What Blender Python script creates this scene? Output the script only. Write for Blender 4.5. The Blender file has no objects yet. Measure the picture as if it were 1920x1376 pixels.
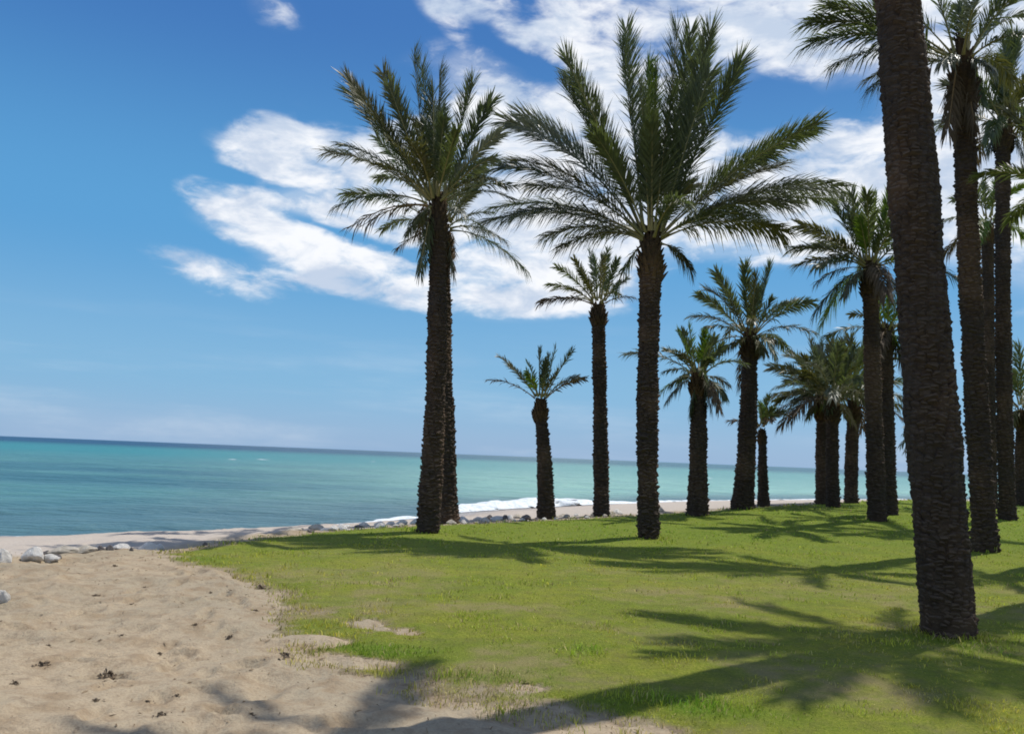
import bpy, math, random
import numpy as np
from mathutils import Vector, Matrix, Quaternion

random.seed(11)
RNG = np.random.default_rng(11)
sc = bpy.context.scene
COL = sc.collection
rad = math.radians

# ------------------------------------------------------------------ camera
CAM_H = 1.6
F_PX = 1600.0                       # focal length in pixels of the 1920 px wide photograph
ROLL = math.atan(0.0395)
PITCH = math.atan(167.0 * math.cos(ROLL) / F_PX)
FWD = Vector((0, math.cos(PITCH), math.sin(PITCH)))
_r0 = Vector((1, 0, 0)); _u0 = Vector((0, -math.sin(PITCH), math.cos(PITCH)))
RGT = math.cos(ROLL) * _r0 + math.sin(ROLL) * _u0
UPV = -math.sin(ROLL) * _r0 + math.cos(ROLL) * _u0
cd = bpy.data.cameras.new('camera'); cam = bpy.data.objects.new('camera', cd)
COL.objects.link(cam)
cd.sensor_width = 36.0; cd.lens = F_PX / 1920.0 * 36.0
cd.clip_start = 0.05; cd.clip_end = 60000.0
m3 = Matrix((RGT, UPV, -FWD)).transposed()
cam.matrix_world = Matrix.Translation((0, 0, CAM_H)) @ m3.to_4x4()
sc.camera = cam
CPOS = Vector((0, 0, CAM_H))


def ray(px, py):
    return (FWD * F_PX + RGT * (px - 960.0) + UPV * (688.0 - py)).normalized()


def at_depth(px, py, Y):
    d = ray(px, py)
    return CPOS + d * (Y / d.y)


# ------------------------------------------------------------------ world, sun, exposure
SUN_AZ = math.atan2(0.75, 0.66)     # from +Y towards +X
SUN_EL = rad(61)
wd = bpy.data.worlds.new('World'); sc.world = wd; wd.use_nodes = True
nt = wd.node_tree; nt.nodes.clear()


def N(tree, typ, **kw):
    n = tree.nodes.new(typ)
    for k, v in kw.items():
        setattr(n, k, v)
    return n


def L(tree, a, b):
    tree.links.new(a, b)


def MATH(tree, op, a, b=None, c=None, clamp=False):
    n = tree.nodes.new('ShaderNodeMath'); n.operation = op; n.use_clamp = clamp
    for i, v in enumerate((a, b, c)):
        if v is None:
            continue
        if isinstance(v, (int, float)):
            n.inputs[i].default_value = v
        else:
            tree.links.new(v, n.inputs[i])
    return n.outputs[0]


def SMOOTH(tree, v, lo, hi, a=0.0, b=1.0):
    n = tree.nodes.new('ShaderNodeMapRange'); n.interpolation_type = 'SMOOTHSTEP'
    tree.links.new(v, n.inputs[0])
    n.inputs[1].default_value = lo; n.inputs[2].default_value = hi
    n.inputs[3].default_value = a; n.inputs[4].default_value = b
    return n.outputs[0]


def MIX(tree, f, a, b, blend='MIX'):
    n = tree.nodes.new('ShaderNodeMix'); n.data_type = 'RGBA'; n.blend_type = blend
    for sock, v in ((n.inputs[0], f), (n.inputs[6], a), (n.inputs[7], b)):
        if isinstance(v, (int, float)):
            sock.default_value = v
        elif isinstance(v, tuple):
            sock.default_value = (v[0], v[1], v[2], 1.0)
        else:
            tree.links.new(v, sock)
    return n.outputs[2]


def NOISE(tree, vec, scale, detail=4.0, rough=0.55, dist=0.0, out=0):
    n = tree.nodes.new('ShaderNodeTexNoise')
    n.inputs['Scale'].default_value = scale; n.inputs['Detail'].default_value = detail
    n.inputs['Roughness'].default_value = rough; n.inputs['Distortion'].default_value = dist
    if vec is not None:
        tree.links.new(vec, n.inputs['Vector'])
    return n.outputs[out]


sky = N(nt, 'ShaderNodeTexSky', sky_type='NISHITA', sun_disc=False)
sky.sun_elevation = SUN_EL; sky.sun_rotation = SUN_AZ
sky.air_density = 1.0; sky.dust_density = 0.5; sky.ozone_density = 1.0; sky.altitude = 0.0
tc = N(nt, 'ShaderNodeTexCoord')
sep = N(nt, 'ShaderNodeSeparateXYZ'); L(nt, tc.outputs['Generated'], sep.inputs[0])
az = MATH(nt, 'ARCTAN2', sep.outputs[0], sep.outputs[1])
el = MATH(nt, 'ARCSINE', sep.outputs[2])
azel = N(nt, 'ShaderNodeCombineXYZ'); L(nt, az, azel.inputs[0]); L(nt, el, azel.inputs[1])
# banks of cloud: place on the celestial sphere (azimuth, elevation), half axes in photo-pixel angles, slope, weight
CLOUDS = [
    (680, 330, 230, 120, 0.0, .85), (530, 255, 90, 44, 0.0, .45), (560, 290, 150, 50, 0.0, .45), (500, 392, 150, 42, 0.10, .85), (400, 515, 130, 34, 0.22, .50),
    (600, 470, 230, 44, 0.16, .95), (560, 520, 120, 26, 0.10, .5), (800, 510, 300, 75, 0.06, .95), (960, 480, 300, 120, 0.0, .9), (905, 260, 190, 150, 0.3, .95),
    (1060, 300, 250, 150, 0.2, .9), (930, 160, 90, 60, 0.3, .85), (1250, 420, 300, 130, 0.0, .8), (1190, 140, 190, 120, 0.0, .9), (1000, 540, 200, 36, 0.0, .7), (700, 545, 130, 28, 0.12, .6),
    (1330, 70, 290, 110, 0.0, .9), (1570, 70, 220, 100, 0.0, .85), (1005, 76, 80, 36, 0.1, .8), (1100, 40, 100, 70, 0.3, .75),
    (1580, 330, 270, 110, -0.1, .95), (1450, 450, 280, 80, 0.0, .75), (1640, 240, 130, 90, 0.0, .7), (515, 18, 56, 36, 0.2, .30),
    (832, 30, 60, 26, 0.5, .34), (905, 6, 80, 34, 0.0, .42), (1820, 260, 300, 260, 0.0, .9), (1950, 40, 300, 200, 0.0, .9),
    (1310, 260, 150, 60, 0.2, .7), (2300, 150, 420, 380, 0.0, .8), (1500, -250, 520, 200, 0.1, .7), (2700, 420, 420, 160, 0.0, .8),
]
dens = None
for (cx, cy, rx, ry, sl, wgt) in CLOUDS:
    d = ray(cx, cy)
    mp = N(nt, 'ShaderNodeMapping', vector_type='TEXTURE')
    L(nt, azel.outputs[0], mp.inputs[0])
    ele = math.asin(d.z)
    mp.inputs['Location'].default_value = (math.atan2(d.x, d.y), ele, 0)
    mp.inputs['Rotation'].default_value = (0, 0, math.atan(-sl - 0.03))
    mp.inputs['Scale'].default_value = (1.15 * rx / F_PX / max(0.5, math.cos(ele)), 1.15 * ry / F_PX, 1)
    g = N(nt, 'ShaderNodeTexGradient', gradient_type='SPHERICAL'); L(nt, mp.outputs[0], g.inputs[0])
    gv = MATH(nt, 'MULTIPLY', g.outputs['Fac'], wgt)
    dens = gv if dens is None else MATH(nt, 'ADD', dens, gv)
dens = MATH(nt, 'MINIMUM', dens, 0.64)
for (cx, cy, rx, ry, sl, wgt) in [(1410, 180, 100, 70, 0.0, .9), (1560, 190, 110, 45, 0.3, .8), (1010, 140, 120, 44, 0.35, .9), (640, 436, 230, 16, 0.20, .9), (470, 345, 90, 20, 0.1, .5),
                                  (1320, 500, 160, 40, 0.0, .7), (720, 190, 130, 50, -.3, .8), (560, 225, 60, 20, .2, .4), (1620, 180, 60, 50, 0, .5), (1520, 550, 300, 60, 0, .8)]:
    d = ray(cx, cy)
    mp = N(nt, 'ShaderNodeMapping', vector_type='TEXTURE')
    L(nt, azel.outputs[0], mp.inputs[0])
    ele = math.asin(d.z)
    mp.inputs['Location'].default_value = (math.atan2(d.x, d.y), ele, 0)
    mp.inputs['Rotation'].default_value = (0, 0, math.atan(-sl - 0.03))
    mp.inputs['Scale'].default_value = (1.2 * rx / F_PX / max(0.5, math.cos(ele)), 1.2 * ry / F_PX, 1)
    g = N(nt, 'ShaderNodeTexGradient', gradient_type='SPHERICAL'); L(nt, mp.outputs[0], g.inputs[0])
    dens = MATH(nt, 'SUBTRACT', dens, MATH(nt, 'MULTIPLY', g.outputs['Fac'], wgt * 0.75))
dens = MATH(nt, 'MAXIMUM', dens, 0.0)
# the rest of the sky, behind and above: the same kind of broken cloud
wide = NOISE(nt, tc.outputs['Generated'], 2.3, 2.0, 0.5)
behind = SMOOTH(nt, sep.outputs[1], 0.62, 0.2)
dens = MATH(nt, 'MAXIMUM', dens, MATH(nt, 'MULTIPLY', SMOOTH(nt, wide, 0.42, 0.68, 0.0, 0.7), behind))
mpn = N(nt, 'ShaderNodeMapping'); L(nt, tc.outputs['Generated'], mpn.inputs[0])
mpn.inputs['Rotation'].default_value = (0, rad(-9), 0)
mpn.inputs['Scale'].default_value = (1.0, 1.0, 2.3)
n1 = NOISE(nt, mpn.outputs[0], 6.5, 7.0, 0.58, 0.25)
n2 = NOISE(nt, mpn.outputs[0], 17.0, 6.0, 0.6, 0.4)
fb = MATH(nt, 'ADD', MATH(nt, 'MULTIPLY', n1, 0.56), MATH(nt, 'MULTIPLY', n2, 0.44))
dd = MATH(nt, 'ADD', dens, MATH(nt, 'MULTIPLY', MATH(nt, 'SUBTRACT', fb, 0.5), 3.3))
some = SMOOTH(nt, dens, 0.0, 0.22)
cover = MATH(nt, 'MULTIPLY', SMOOTH(nt, dd, 0.06, 0.74), some)
thin = MATH(nt, 'MULTIPLY', SMOOTH(nt, dens, 0.02, 0.60), SMOOTH(nt, NOISE(nt, mpn.outputs[0], 4.0, 8.0, 0.66, 0.6), 0.34, 0.66))
cover = MATH(nt, 'MAXIMUM', cover, MATH(nt, 'MULTIPLY', thin, 0.48))
# faint veil of thin cloud low over the sea
mpv = N(nt, 'ShaderNodeMapping'); L(nt, tc.outputs['Generated'], mpv.inputs[0])
mpv.inputs['Scale'].default_value = (1.0, 1.0, 9.0)
veil = SMOOTH(nt, NOISE(nt, mpv.outputs[0], 3.0, 5.0, 0.55), 0.45, 0.75)
low = MATH(nt, 'MULTIPLY', SMOOTH(nt, el, 0.20, 0.02), veil)
cover = MATH(nt, 'MAXIMUM', cover, MATH(nt, 'MULTIPLY', low, 0.20))
n3 = NOISE(nt, mpn.outputs[0], 11.0, 6.0, 0.6, 0.3)
shade = SMOOTH(nt, n3, 0.36, 0.62)
ccol = MIX(nt, shade, (5.6, 6.6, 8.2), (9.6, 9.8, 10.2))
hsv = N(nt, 'ShaderNodeHueSaturation'); L(nt, sky.outputs[0], hsv.inputs['Color'])
hsv.inputs['Saturation'].default_value = 1.05; hsv.inputs['Value'].default_value = 1.0
rmp = N(nt, 'ShaderNodeValToRGB'); L(nt, MATH(nt, 'MULTIPLY', el, 1.25), rmp.inputs[0])
rmp.color_ramp.interpolation = 'EASE'
for i_, (pos_, c_) in enumerate([(0.0, (.27, .46, .73)), (0.10, (.200, .46, .74)), (0.30, (.095, .36, .70)), (0.62, (.042, .180, .51)), (1.0, (.035, .12, .38))]):
    e_ = rmp.color_ramp.elements[i_] if i_ < 2 else rmp.color_ramp.elements.new(pos_)
    e_.position = pos_; e_.color = (*c_, 1)
ten = MIX(nt, 1.0, rmp.outputs[0], (10.0, 10.0, 10.0), 'MULTIPLY')
clear = MIX(nt, 0.85, hsv.outputs[0], ten)
allsky = MIX(nt, cover, clear, ccol)
bg = N(nt, 'ShaderNodeBackground'); bg.inputs['Strength'].default_value = 0.1
L(nt, allsky, bg.inputs['Color'])
wo = N(nt, 'ShaderNodeOutputWorld'); L(nt, bg.outputs[0], wo.inputs[0])

sd = bpy.data.lights.new('sun', 'SUN'); sun = bpy.data.objects.new('sun', sd); COL.objects.link(sun)
sd.energy = 4.0; sd.angle = rad(0.53); sd.color = (1.0, 0.955, 0.88)
SUNDIR = Vector((math.sin(SUN_AZ) * math.cos(SUN_EL), math.cos(SUN_AZ) * math.cos(SUN_EL), math.sin(SUN_EL)))
sun.rotation_euler = (-SUNDIR).to_track_quat('-Z', 'Y').to_euler()
sun.location = (20, 20, 40)

sc.view_settings.view_transform = 'Standard'; sc.view_settings.look = 'None'
sc.view_settings.exposure = 0.0; sc.view_settings.gamma = 1.0
sc.view_settings.use_curve_mapping = False
sc.render.engine = 'CYCLES'
sc.cycles.use_denoising = True
sc.cycles.max_bounces = 6
sc.cycles.filter_width = 1.8

# ------------------------------------------------------------------ numpy helpers


def hash2(ix, iy, seed):
    h = (ix.astype(np.int64) * 374761393 + iy.astype(np.int64) * 668265263 + seed * 974711) & 0xFFFFFFFF
    h = ((h ^ (h >> 13)) * 1274126177) & 0xFFFFFFFF
    h = h ^ (h >> 16)
    return (h & 0xFFFFFF) / float(0xFFFFFF)


def vnoise(x, y, seed=0):
    ix = np.floor(x); iy = np.floor(y); fx = x - ix; fy = y - iy
    fx = fx * fx * (3 - 2 * fx); fy = fy * fy * (3 - 2 * fy)
    a = hash2(ix, iy, seed); b = hash2(ix + 1, iy, seed); c = hash2(ix, iy + 1, seed); d = hash2(ix + 1, iy + 1, seed)
    return (a * (1 - fx) + b * fx) * (1 - fy) + (c * (1 - fx) + d * fx) * fy


def fbm(x, y, octv=4, seed=0, gain=0.5):
    s = 0.0; a = 1.0; t = 0.0
    for i in range(octv):
        s = s + a * vnoise(x * 2 ** i + 13.7 * i, y * 2 ** i - 7.3 * i, seed + i); t += a; a *= gain
    return s / t


def sstep(v, lo, hi):
    t = np.clip((v - lo) / (hi - lo), 0, 1)
    return t * t * (3 - 2 * t)


def poly_sd(x, y, poly):
    """signed distance to a closed polygon, positive inside"""
    P = np.asarray(poly, float); Q = np.roll(P, -1, axis=0)
    best = np.full(x.shape, 1e18); inside = np.zeros(x.shape, bool)
    for (ax, ay), (bx, by) in zip(P, Q):
        ex, ey = bx - ax, by - ay
        t = np.clip(((x - ax) * ex + (y - ay) * ey) / (ex * ex + ey * ey + 1e-12), 0, 1)
        dx = x - ax - t * ex; dy = y - ay - t * ey
        best = np.minimum(best, dx * dx + dy * dy)
        cond = (ay > y) != (by > y)
        with np.errstate(divide='ignore', invalid='ignore'):
            xi = ex * (y - ay) / (by - ay if by != ay else 1e-12) + ax
        inside ^= cond & (x < xi)
    d = np.sqrt(best)
    return np.where(inside, d, -d)


def mesh_np(name, verts, faces_flat, sizes, smooth=False, mats=None):
    me = bpy.data.meshes.new(name)
    verts = np.asarray(verts, np.float32); faces_flat = np.asarray(faces_flat, np.int32); sizes = np.asarray(sizes, np.int32)
    me.vertices.add(len(verts)); me.vertices.foreach_set('co', verts.ravel())
    me.loops.add(len(faces_flat)); me.loops.foreach_set('vertex_index', faces_flat)
    me.polygons.add(len(sizes))
    st = np.zeros(len(sizes), np.int32); st[1:] = np.cumsum(sizes)[:-1]
    me.polygons.foreach_set('loop_start', st)
    me.polygons.foreach_set('loop_total', sizes)
    if smooth:
        me.polygons.foreach_set('use_smooth', np.ones(len(sizes), bool))
    if mats is not None:
        me.polygons.foreach_set('material_index', np.asarray(mats, np.int32))
    me.update(calc_edges=True); me.validate()
    return me


class MB:
    """collects pieces of mesh (verts, quads/tris) into one mesh"""
    def __init__(self):
        self.v = []; self.f = []; self.s = []; self.m = []; self.n = 0

    def add(self, v, faces, mat=0):
        v = np.asarray(v, float)
        if isinstance(faces, np.ndarray):
            self.f.append((faces + self.n).ravel()); self.s.append(np.full(len(faces), faces.shape[1]))
            self.m.append(np.full(len(faces), mat))
        else:
            for fc in faces:
                self.f.append(np.asarray(fc) + self.n); self.s.append(np.array([len(fc)])); self.m.append(np.array([mat]))
        self.v.append(v); self.n += len(v)

    def mesh(self, name, smooth=False):
        return mesh_np(name, np.vstack(self.v), np.concatenate(self.f), np.concatenate(self.s), smooth, np.concatenate(self.m))


def link(name, me, mats, parent=None, loc=(0, 0, 0)):
    o = bpy.data.objects.new(name, me); COL.objects.link(o)
    if me is not None and not me.materials:
        for m in (mats if isinstance(mats, (list, tuple)) else [mats]):
            me.materials.append(m)
    o.location = loc
    if parent is not None:
        o.parent = parent
    return o


def tag(o, label=None, cat=None, group=None, kind=None):
    if label: o['label'] = label
    if cat: o['category'] = cat
    if group: o['group'] = group
    if kind: o['kind'] = kind
    return o


def set_attr(me, name, data):
    a = me.attributes.new(name, 'FLOAT', 'POINT')
    a.data.foreach_set('value', np.asarray(data, np.float32))


def set_col(me, name, rgb):
    a = me.attributes.new(name, 'FLOAT_COLOR', 'POINT')
    c = np.ones((len(rgb), 4), np.float32); c[:, :3] = rgb
    a.data.foreach_set('color', c.ravel())


def grid_mesh(name, X, Y, Z, keep=None, smooth=True):
    ny, nx = X.shape
    v = np.stack([X, Y, Z], -1).reshape(-1, 3)
    idx = np.arange(nx * ny).reshape(ny, nx)
    q = np.stack([idx[:-1, :-1], idx[:-1, 1:], idx[1:, 1:], idx[1:, :-1]], -1).reshape(-1, 4)
    used = None
    if keep is not None:
        q = q[keep.reshape(-1)]
        used, inv = np.unique(q, return_inverse=True)
        q = inv.reshape(-1, 4); v = v[used]
    me = mesh_np(name, v, q.ravel(), np.full(len(q), 4), smooth)
    return me, used


def spaced(lo_far, lo, hi, hi_far, step, grow):
    mid = list(np.arange(lo, hi + 1e-9, step))
    up = []; s = step; p = mid[-1]
    while p < hi_far:
        s *= grow; p += s; up.append(p)
    dn = []; s = step; p = mid[0]
    while p > lo_far:
        s *= grow; p -= s; dn.append(p)
    return np.array(dn[::-1] + mid + up)


# ------------------------------------------------------------------ materials


def new_mat(name):
    m = bpy.data.materials.new(name); m.use_nodes = True
    t = m.node_tree; b = t.nodes['Principled BSDF']
    return m, t, b


def geo_pos(t):
    return t.nodes.new('ShaderNodeNewGeometry').outputs['Position']


def attr(t, name):
    n = t.nodes.new('ShaderNodeAttribute'); n.attribute_name = name
    return n


def BUMP(t, b, h, strength, dist):
    n = t.nodes.new('ShaderNodeBump'); n.inputs['Strength'].default_value = strength; n.inputs['Distance'].default_value = dist
    L(t, h, n.inputs['Height']); L(t, n.outputs[0], b.inputs['Normal'])


# sand
def sand_colour(t, p):
    big = NOISE(t, p, 0.55, 5, 0.6); mid = NOISE(t, p, 3.2, 5, 0.62); fine = NOISE(t, p, 60, 4, 0.65)
    c = MIX(t, SMOOTH(t, big, 0.36, 0.64), (0.37, 0.310, 0.215), (0.44, 0.350, 0.235))
    c = MIX(t, SMOOTH(t, mid, 0.46, 0.70, 0, 0.75), c, (0.29, 0.205, 0.12))
    c = MIX(t, SMOOTH(t, NOISE(t, p, 9, 6, 0.7), 0.47, 0.68, 0.0, 0.65), c, (0.25, 0.185, 0.12))
    c = MIX(t, SMOOTH(t, fine, 0.40, 0.66, 0.0, 0.42), c, (0.22, 0.165, 0.105))
    c = MIX(t, SMOOTH(t, NOISE(t, p, 23, 5, 0.7), 0.60, 0.70, 0.0, 0.6), c, (0.15, 0.105, 0.065))
    return c, fine


M_SAND, t, b = new_mat('sand')
p = geo_pos(t)
c, fine = sand_colour(t, p)
sh = attr(t, 'shingle').outputs['Fac']
c = MIX(t, MATH(t, 'MULTIPLY', sh, 0.85), c, MIX(t, fine, (0.40, 0.345, 0.29), (0.60, 0.53, 0.46)))
wet = attr(t, 'wet').outputs['Fac']
c = MIX(t, MATH(t, 'MULTIPLY', wet, 0.5), c, (0.20, 0.165, 0.14))
L(t, c, b.inputs['Base Color'])
rr = SMOOTH(t, wet, 0.2, 0.9, 0.95, 0.35); L(t, rr, b.inputs['Roughness'])
b.inputs['Specular IOR Level'].default_value = 0.25
hgt = MATH(t, 'ADD', MATH(t, 'MULTIPLY', NOISE(t, p, 14, 5, 0.6), 0.7), MATH(t, 'MULTIPLY', fine, 0.3))
BUMP(t, b, hgt, 0.85, 0.035)

# lawn soil and thatch (the blades are geometry)
M_LAWN, t, b = new_mat('turf')
p = geo_pos(t)
lush = attr(t, 'lush').outputs['Fac']; dry = attr(t, 'dry').outputs['Fac']
f1 = NOISE(t, p, 38, 5, 0.7); f2 = NOISE(t, p, 5.0, 5, 0.65); f3 = NOISE(t, p, 130, 3, 0.7)
g0 = MIX(t, SMOOTH(t, f1, 0.35, 0.65), (0.225, 0.260, 0.026), (0.390, 0.385, 0.060))
g0 = MIX(t, SMOOTH(t, f2, 0.40, 0.68, 0.0, 0.5), g0, (0.20, 0.17, 0.065))
g0 = MIX(t, SMOOTH(t, NOISE(t, p, 0.8, 5, 0.65), 0.42, 0.60, 0.0, 0.75), MIX(t, 1.0, g0, (0.74, 0.86, 0.8), 'MULTIPLY'), g0)
g0 = MIX(t, lush, g0, MIX(t, f1, (0.110, 0.190, 0.014), (0.205, 0.300, 0.028)))
g0 = MIX(t, SMOOTH(t, f3, 0.42, 0.62, 0.0, 0.55), g0, (0.11, 0.125, 0.022))
straw = MIX(t, f1, (0.24, 0.19, 0.09), (0.40, 0.32, 0.17))
g0 = MIX(t, dry, g0, straw)
scol, _f = sand_colour(t, p)
g0 = MIX(t, attr(t, 'bare').outputs['Fac'], g0, scol)
L(t, g0, b.inputs['Base Color'])
b.inputs['Roughness'].default_value = 0.95; b.inputs['Specular IOR Level'].default_value = 0.1
BUMP(t, b, MATH(t, 'ADD', f1, MATH(t, 'MULTIPLY', f3, 0.5)), 0.9, 0.03)

# grass blades
M_BLADE, t, b = new_mat('grass_blade')
cc = attr(t, 'tint').outputs['Color']
L(t, cc, b.inputs['Base Color']); b.inputs['Roughness'].default_value = 0.55
b.inputs['Specular IOR Level'].default_value = 0.25
tr = N(t, 'ShaderNodeBsdfTranslucent'); L(t, cc, tr.inputs[0])
mx = N(t, 'ShaderNodeMixShader'); mx.inputs[0].default_value = 0.38
out = t.nodes['Material Output']
L(t, b.outputs[0], mx.inputs[1]); L(t, tr.outputs[0], mx.inputs[2]); L(t, mx.outputs[0], out.inputs[0])

# sea
M_SEA, t, b = new_mat('sea_water')
p = geo_pos(t)
cc = attr(t, 'tint').outputs['Color']
mp = N(t, 'ShaderNodeMapping'); L(t, p, mp.inputs[0]); mp.inputs['Scale'].default_value = (0.45, 1.0, 1.0)
mp.inputs['Rotation'].default_value = (0, 0, rad(14))
w1 = NOISE(t, mp.outputs[0], 0.9, 5, 0.6, 0.4); w2 = NOISE(t, mp.outputs[0], 4.5, 4, 0.6, 0.3); w0 = NOISE(t, mp.outputs[0], 0.16, 4, 0.6, 0.4)
streak = MATH(t, 'ADD', MATH(t, 'MULTIPLY', w1, 0.6), MATH(t, 'MULTIPLY', w0, 0.4))
c = MIX(t, SMOOTH(t, streak, 0.38, 0.62), MIX(t, 1.0, cc, (0.80, 0.84, 0.88), 'MULTIPLY'), MIX(t, 1.0, cc, (1.16, 1.12, 1.08), 'MULTIPLY'))
L(t, c, b.inputs['Base Color'])
b.inputs['Roughness'].default_value = 0.28; b.inputs['IOR'].default_value = 1.33
b.inputs['Specular IOR Level'].default_value = 0.32
BUMP(t, b, MATH(t, 'ADD', w1, MATH(t, 'ADD', MATH(t, 'MULTIPLY', w2, 0.22), MATH(t, 'MULTIPLY', w0, 1.5))), 1.0, 0.55)

M_FOAM, t, b = new_mat('foam')
p = geo_pos(t)
fo = NOISE(t, p, 5, 6, 0.7)
L(t, MIX(t, SMOOTH(t, fo, 0.35, 0.62), (0.55, 0.63, 0.66), (0.86, 0.87, 0.87)), b.inputs['Base Color'])
b.inputs['Roughness'].default_value = 0.8; BUMP(t, b, fo, 0.8, 0.08)

# trunk
def trunk_mat(name, dark, light):
    m, t, b = new_mat(name)
    tcn = N(t, 'ShaderNodeTexCoord').outputs['Object']
    mp = N(t, 'ShaderNodeMapping'); L(t, tcn, mp.inputs[0]); mp.inputs['Scale'].default_value = (1, 1, 3.2)
    a = NOISE(t, mp.outputs[0], 7, 6, 0.68); fi = NOISE(t, mp.outputs[0], 42, 4, 0.65)
    oi = N(t, 'ShaderNodeObjectInfo').outputs['Random']
    c = MIX(t, SMOOTH(t, a, 0.34, 0.68), dark, light)
    c = MIX(t, SMOOTH(t, fi, 0.42, 0.7, 0.0, 0.6), c, (0.028, 0.020, 0.015))
    c = MIX(t, MATH(t, 'MULTIPLY', oi, 0.35), c, tuple(x * 0.55 for x in dark))
    wp = NOISE(t, geo_pos(t), 0.9, 3, 0.6)
    c = MIX(t, SMOOTH(t, wp, 0.48, 0.66, 0.0, 0.55), c, (light[0] * 1.35, light[1] * 1.22, light[2] * 1.1))
    c = MIX(t, SMOOTH(t, wp, 0.50, 0.34, 0.0, 0.5), c, (0.050, 0.042, 0.036))
    L(t, c, b.inputs['Base Color']); b.inputs['Roughness'].default_value = 0.95
    b.inputs['Specular IOR Level'].default_value = 0.15
    BUMP(t, b, MATH(t, 'ADD', a, MATH(t, 'MULTIPLY', fi, 0.4)), 0.9, 0.02)
    return m


M_TRUNK = trunk_mat('palm_bark', (0.043, 0.030, 0.022), (0.088, 0.062, 0.044))
M_STUB = trunk_mat('leaf_base_bark', (0.046, 0.032, 0.023), (0.102, 0.071, 0.050))
M_CUT = trunk_mat('cut_leaf_base', (0.055, 0.041, 0.031), (0.130, 0.097, 0.073))
M_BOOT = trunk_mat('crown_leaf_base', (0.050, 0.034, 0.019), (0.120, 0.078, 0.038))


def leaf_mat(name, ca, cb, ctr, ftr, rough=0.42):
    m, t, b = new_mat(name)
    oi = N(t, 'ShaderNodeObjectInfo').outputs['Random']
    p = geo_pos(t); nn = NOISE(t, p, 2.2, 3, 0.6)
    c = MIX(t, MATH(t, 'ADD', MATH(t, 'MULTIPLY', oi, 0.6), MATH(t, 'MULTIPLY', nn, 0.4)), ca, cb)
    L(t, c, b.inputs['Base Color']); b.inputs['Roughness'].default_value = rough
    b.inputs['Specular IOR Level'].default_value = 0.32
    tr = N(t, 'ShaderNodeBsdfTranslucent'); tr.inputs[0].default_value = (*ctr, 1)
    mx = N(t, 'ShaderNodeMixShader'); mx.inputs[0].default_value = ftr
    L(t, b.outputs[0], mx.inputs[1]); L(t, tr.outputs[0], mx.inputs[2])
    L(t, mx.outputs[0], t.nodes['Material Output'].inputs[0])
    return m


M_LEAF = leaf_mat('palm_leaflet', (0.080, 0.100, 0.050), (0.128, 0.145, 0.070), (0.13, 0.17, 0.04), 0.36)
M_GREY = leaf_mat('palm_leaflet_glaucous', (0.150, 0.168, 0.125), (0.200, 0.210, 0.155), (0.13, 0.15, 0.07), 0.30, 0.38)
M_OLIVE = leaf_mat('palm_leaflet_olive', (0.090, 0.092, 0.036), (0.130, 0.125, 0.050), (0.15, 0.15, 0.03), 0.28)
M_LIME = leaf_mat('palm_leaflet_young', (0.070, 0.120, 0.020), (0.100, 0.160, 0.026), (0.16, 0.25, 0.02), 0.38)
M_DEAD = leaf_mat('palm_leaflet_dry', (0.085, 0.062, 0.038), (0.135, 0.100, 0.062), (0.10, 0.075, 0.04), 0.22, 0.8)
M_RACH = leaf_mat('palm_rachis', (0.20, 0.20, 0.085), (0.30, 0.25, 0.11), (0.1, 0.1, 0.03), 0.05, 0.5)
M_RDRY = leaf_mat('palm_rachis_dry', (0.20, 0.13, 0.06), (0.28, 0.19, 0.09), (0.1, 0.07, 0.03), 0.05, 0.6)

# rocks, debris


def rock_mat(name, a_, b_, d_):
    m, t, b = new_mat(name)
    tcn = N(t, 'ShaderNodeTexCoord').outputs['Object']
    a = NOISE(t, tcn, 2.2, 6, 0.65); fi = NOISE(t, tcn, 14, 5, 0.7)
    c = MIX(t, SMOOTH(t, a, 0.35, 0.65), a_, b_)
    c = MIX(t, SMOOTH(t, fi, 0.52, 0.72, 0, 0.7), c, d_)
    L(t, c, b.inputs['Base Color']); b.inputs['Roughness'].default_value = 0.9
    BUMP(t, b, MATH(t, 'ADD', a, MATH(t, 'MULTIPLY', fi, 0.5)), 0.9, 0.06)
    return m


M_ROCKW = rock_mat('pale_limestone', (0.74, 0.70, 0.63), (0.86, 0.83, 0.77), (0.50, 0.44, 0.36))
M_ROCKT = rock_mat('tan_limestone', (0.54, 0.47, 0.36), (0.70, 0.63, 0.52), (0.36, 0.30, 0.22))
M_ROCKG = rock_mat('dark_stone', (0.13, 0.115, 0.11), (0.24, 0.21, 0.19), (0.07, 0.06, 0.055))
M_DEBRIS = rock_mat('dry_debris', (0.17, 0.12, 0.075), (0.28, 0.21, 0.135), (0.09, 0.065, 0.045))
M_STRAW = rock_mat('straw', (0.16, 0.11, 0.06), (0.30, 0.22, 0.13), (0.08, 0.055, 0.03))

# ------------------------------------------------------------------ terrain
SEA_Z = -0.70


def mound(x, y):
    return 0.35 * sstep(np.asarray(x, float), 0.0, 9.0) * sstep(np.asarray(y, float), 13.0, 28.0)


def on_lawn(px, py):
    d = ray(px, py); s = None
    z = 0.0
    for _ in range(40):
        s = (z - CAM_H) / d.z
        q = CPOS + d * s
        z = 0.5 * z + 0.5 * float(mound(q.x, q.y))
    return CPOS + d * ((z - CAM_H) / d.z)


def on_sea(px, py):
    d = ray(px, py)
    return CPOS + d * ((SEA_Z - CAM_H) / d.z)


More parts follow.
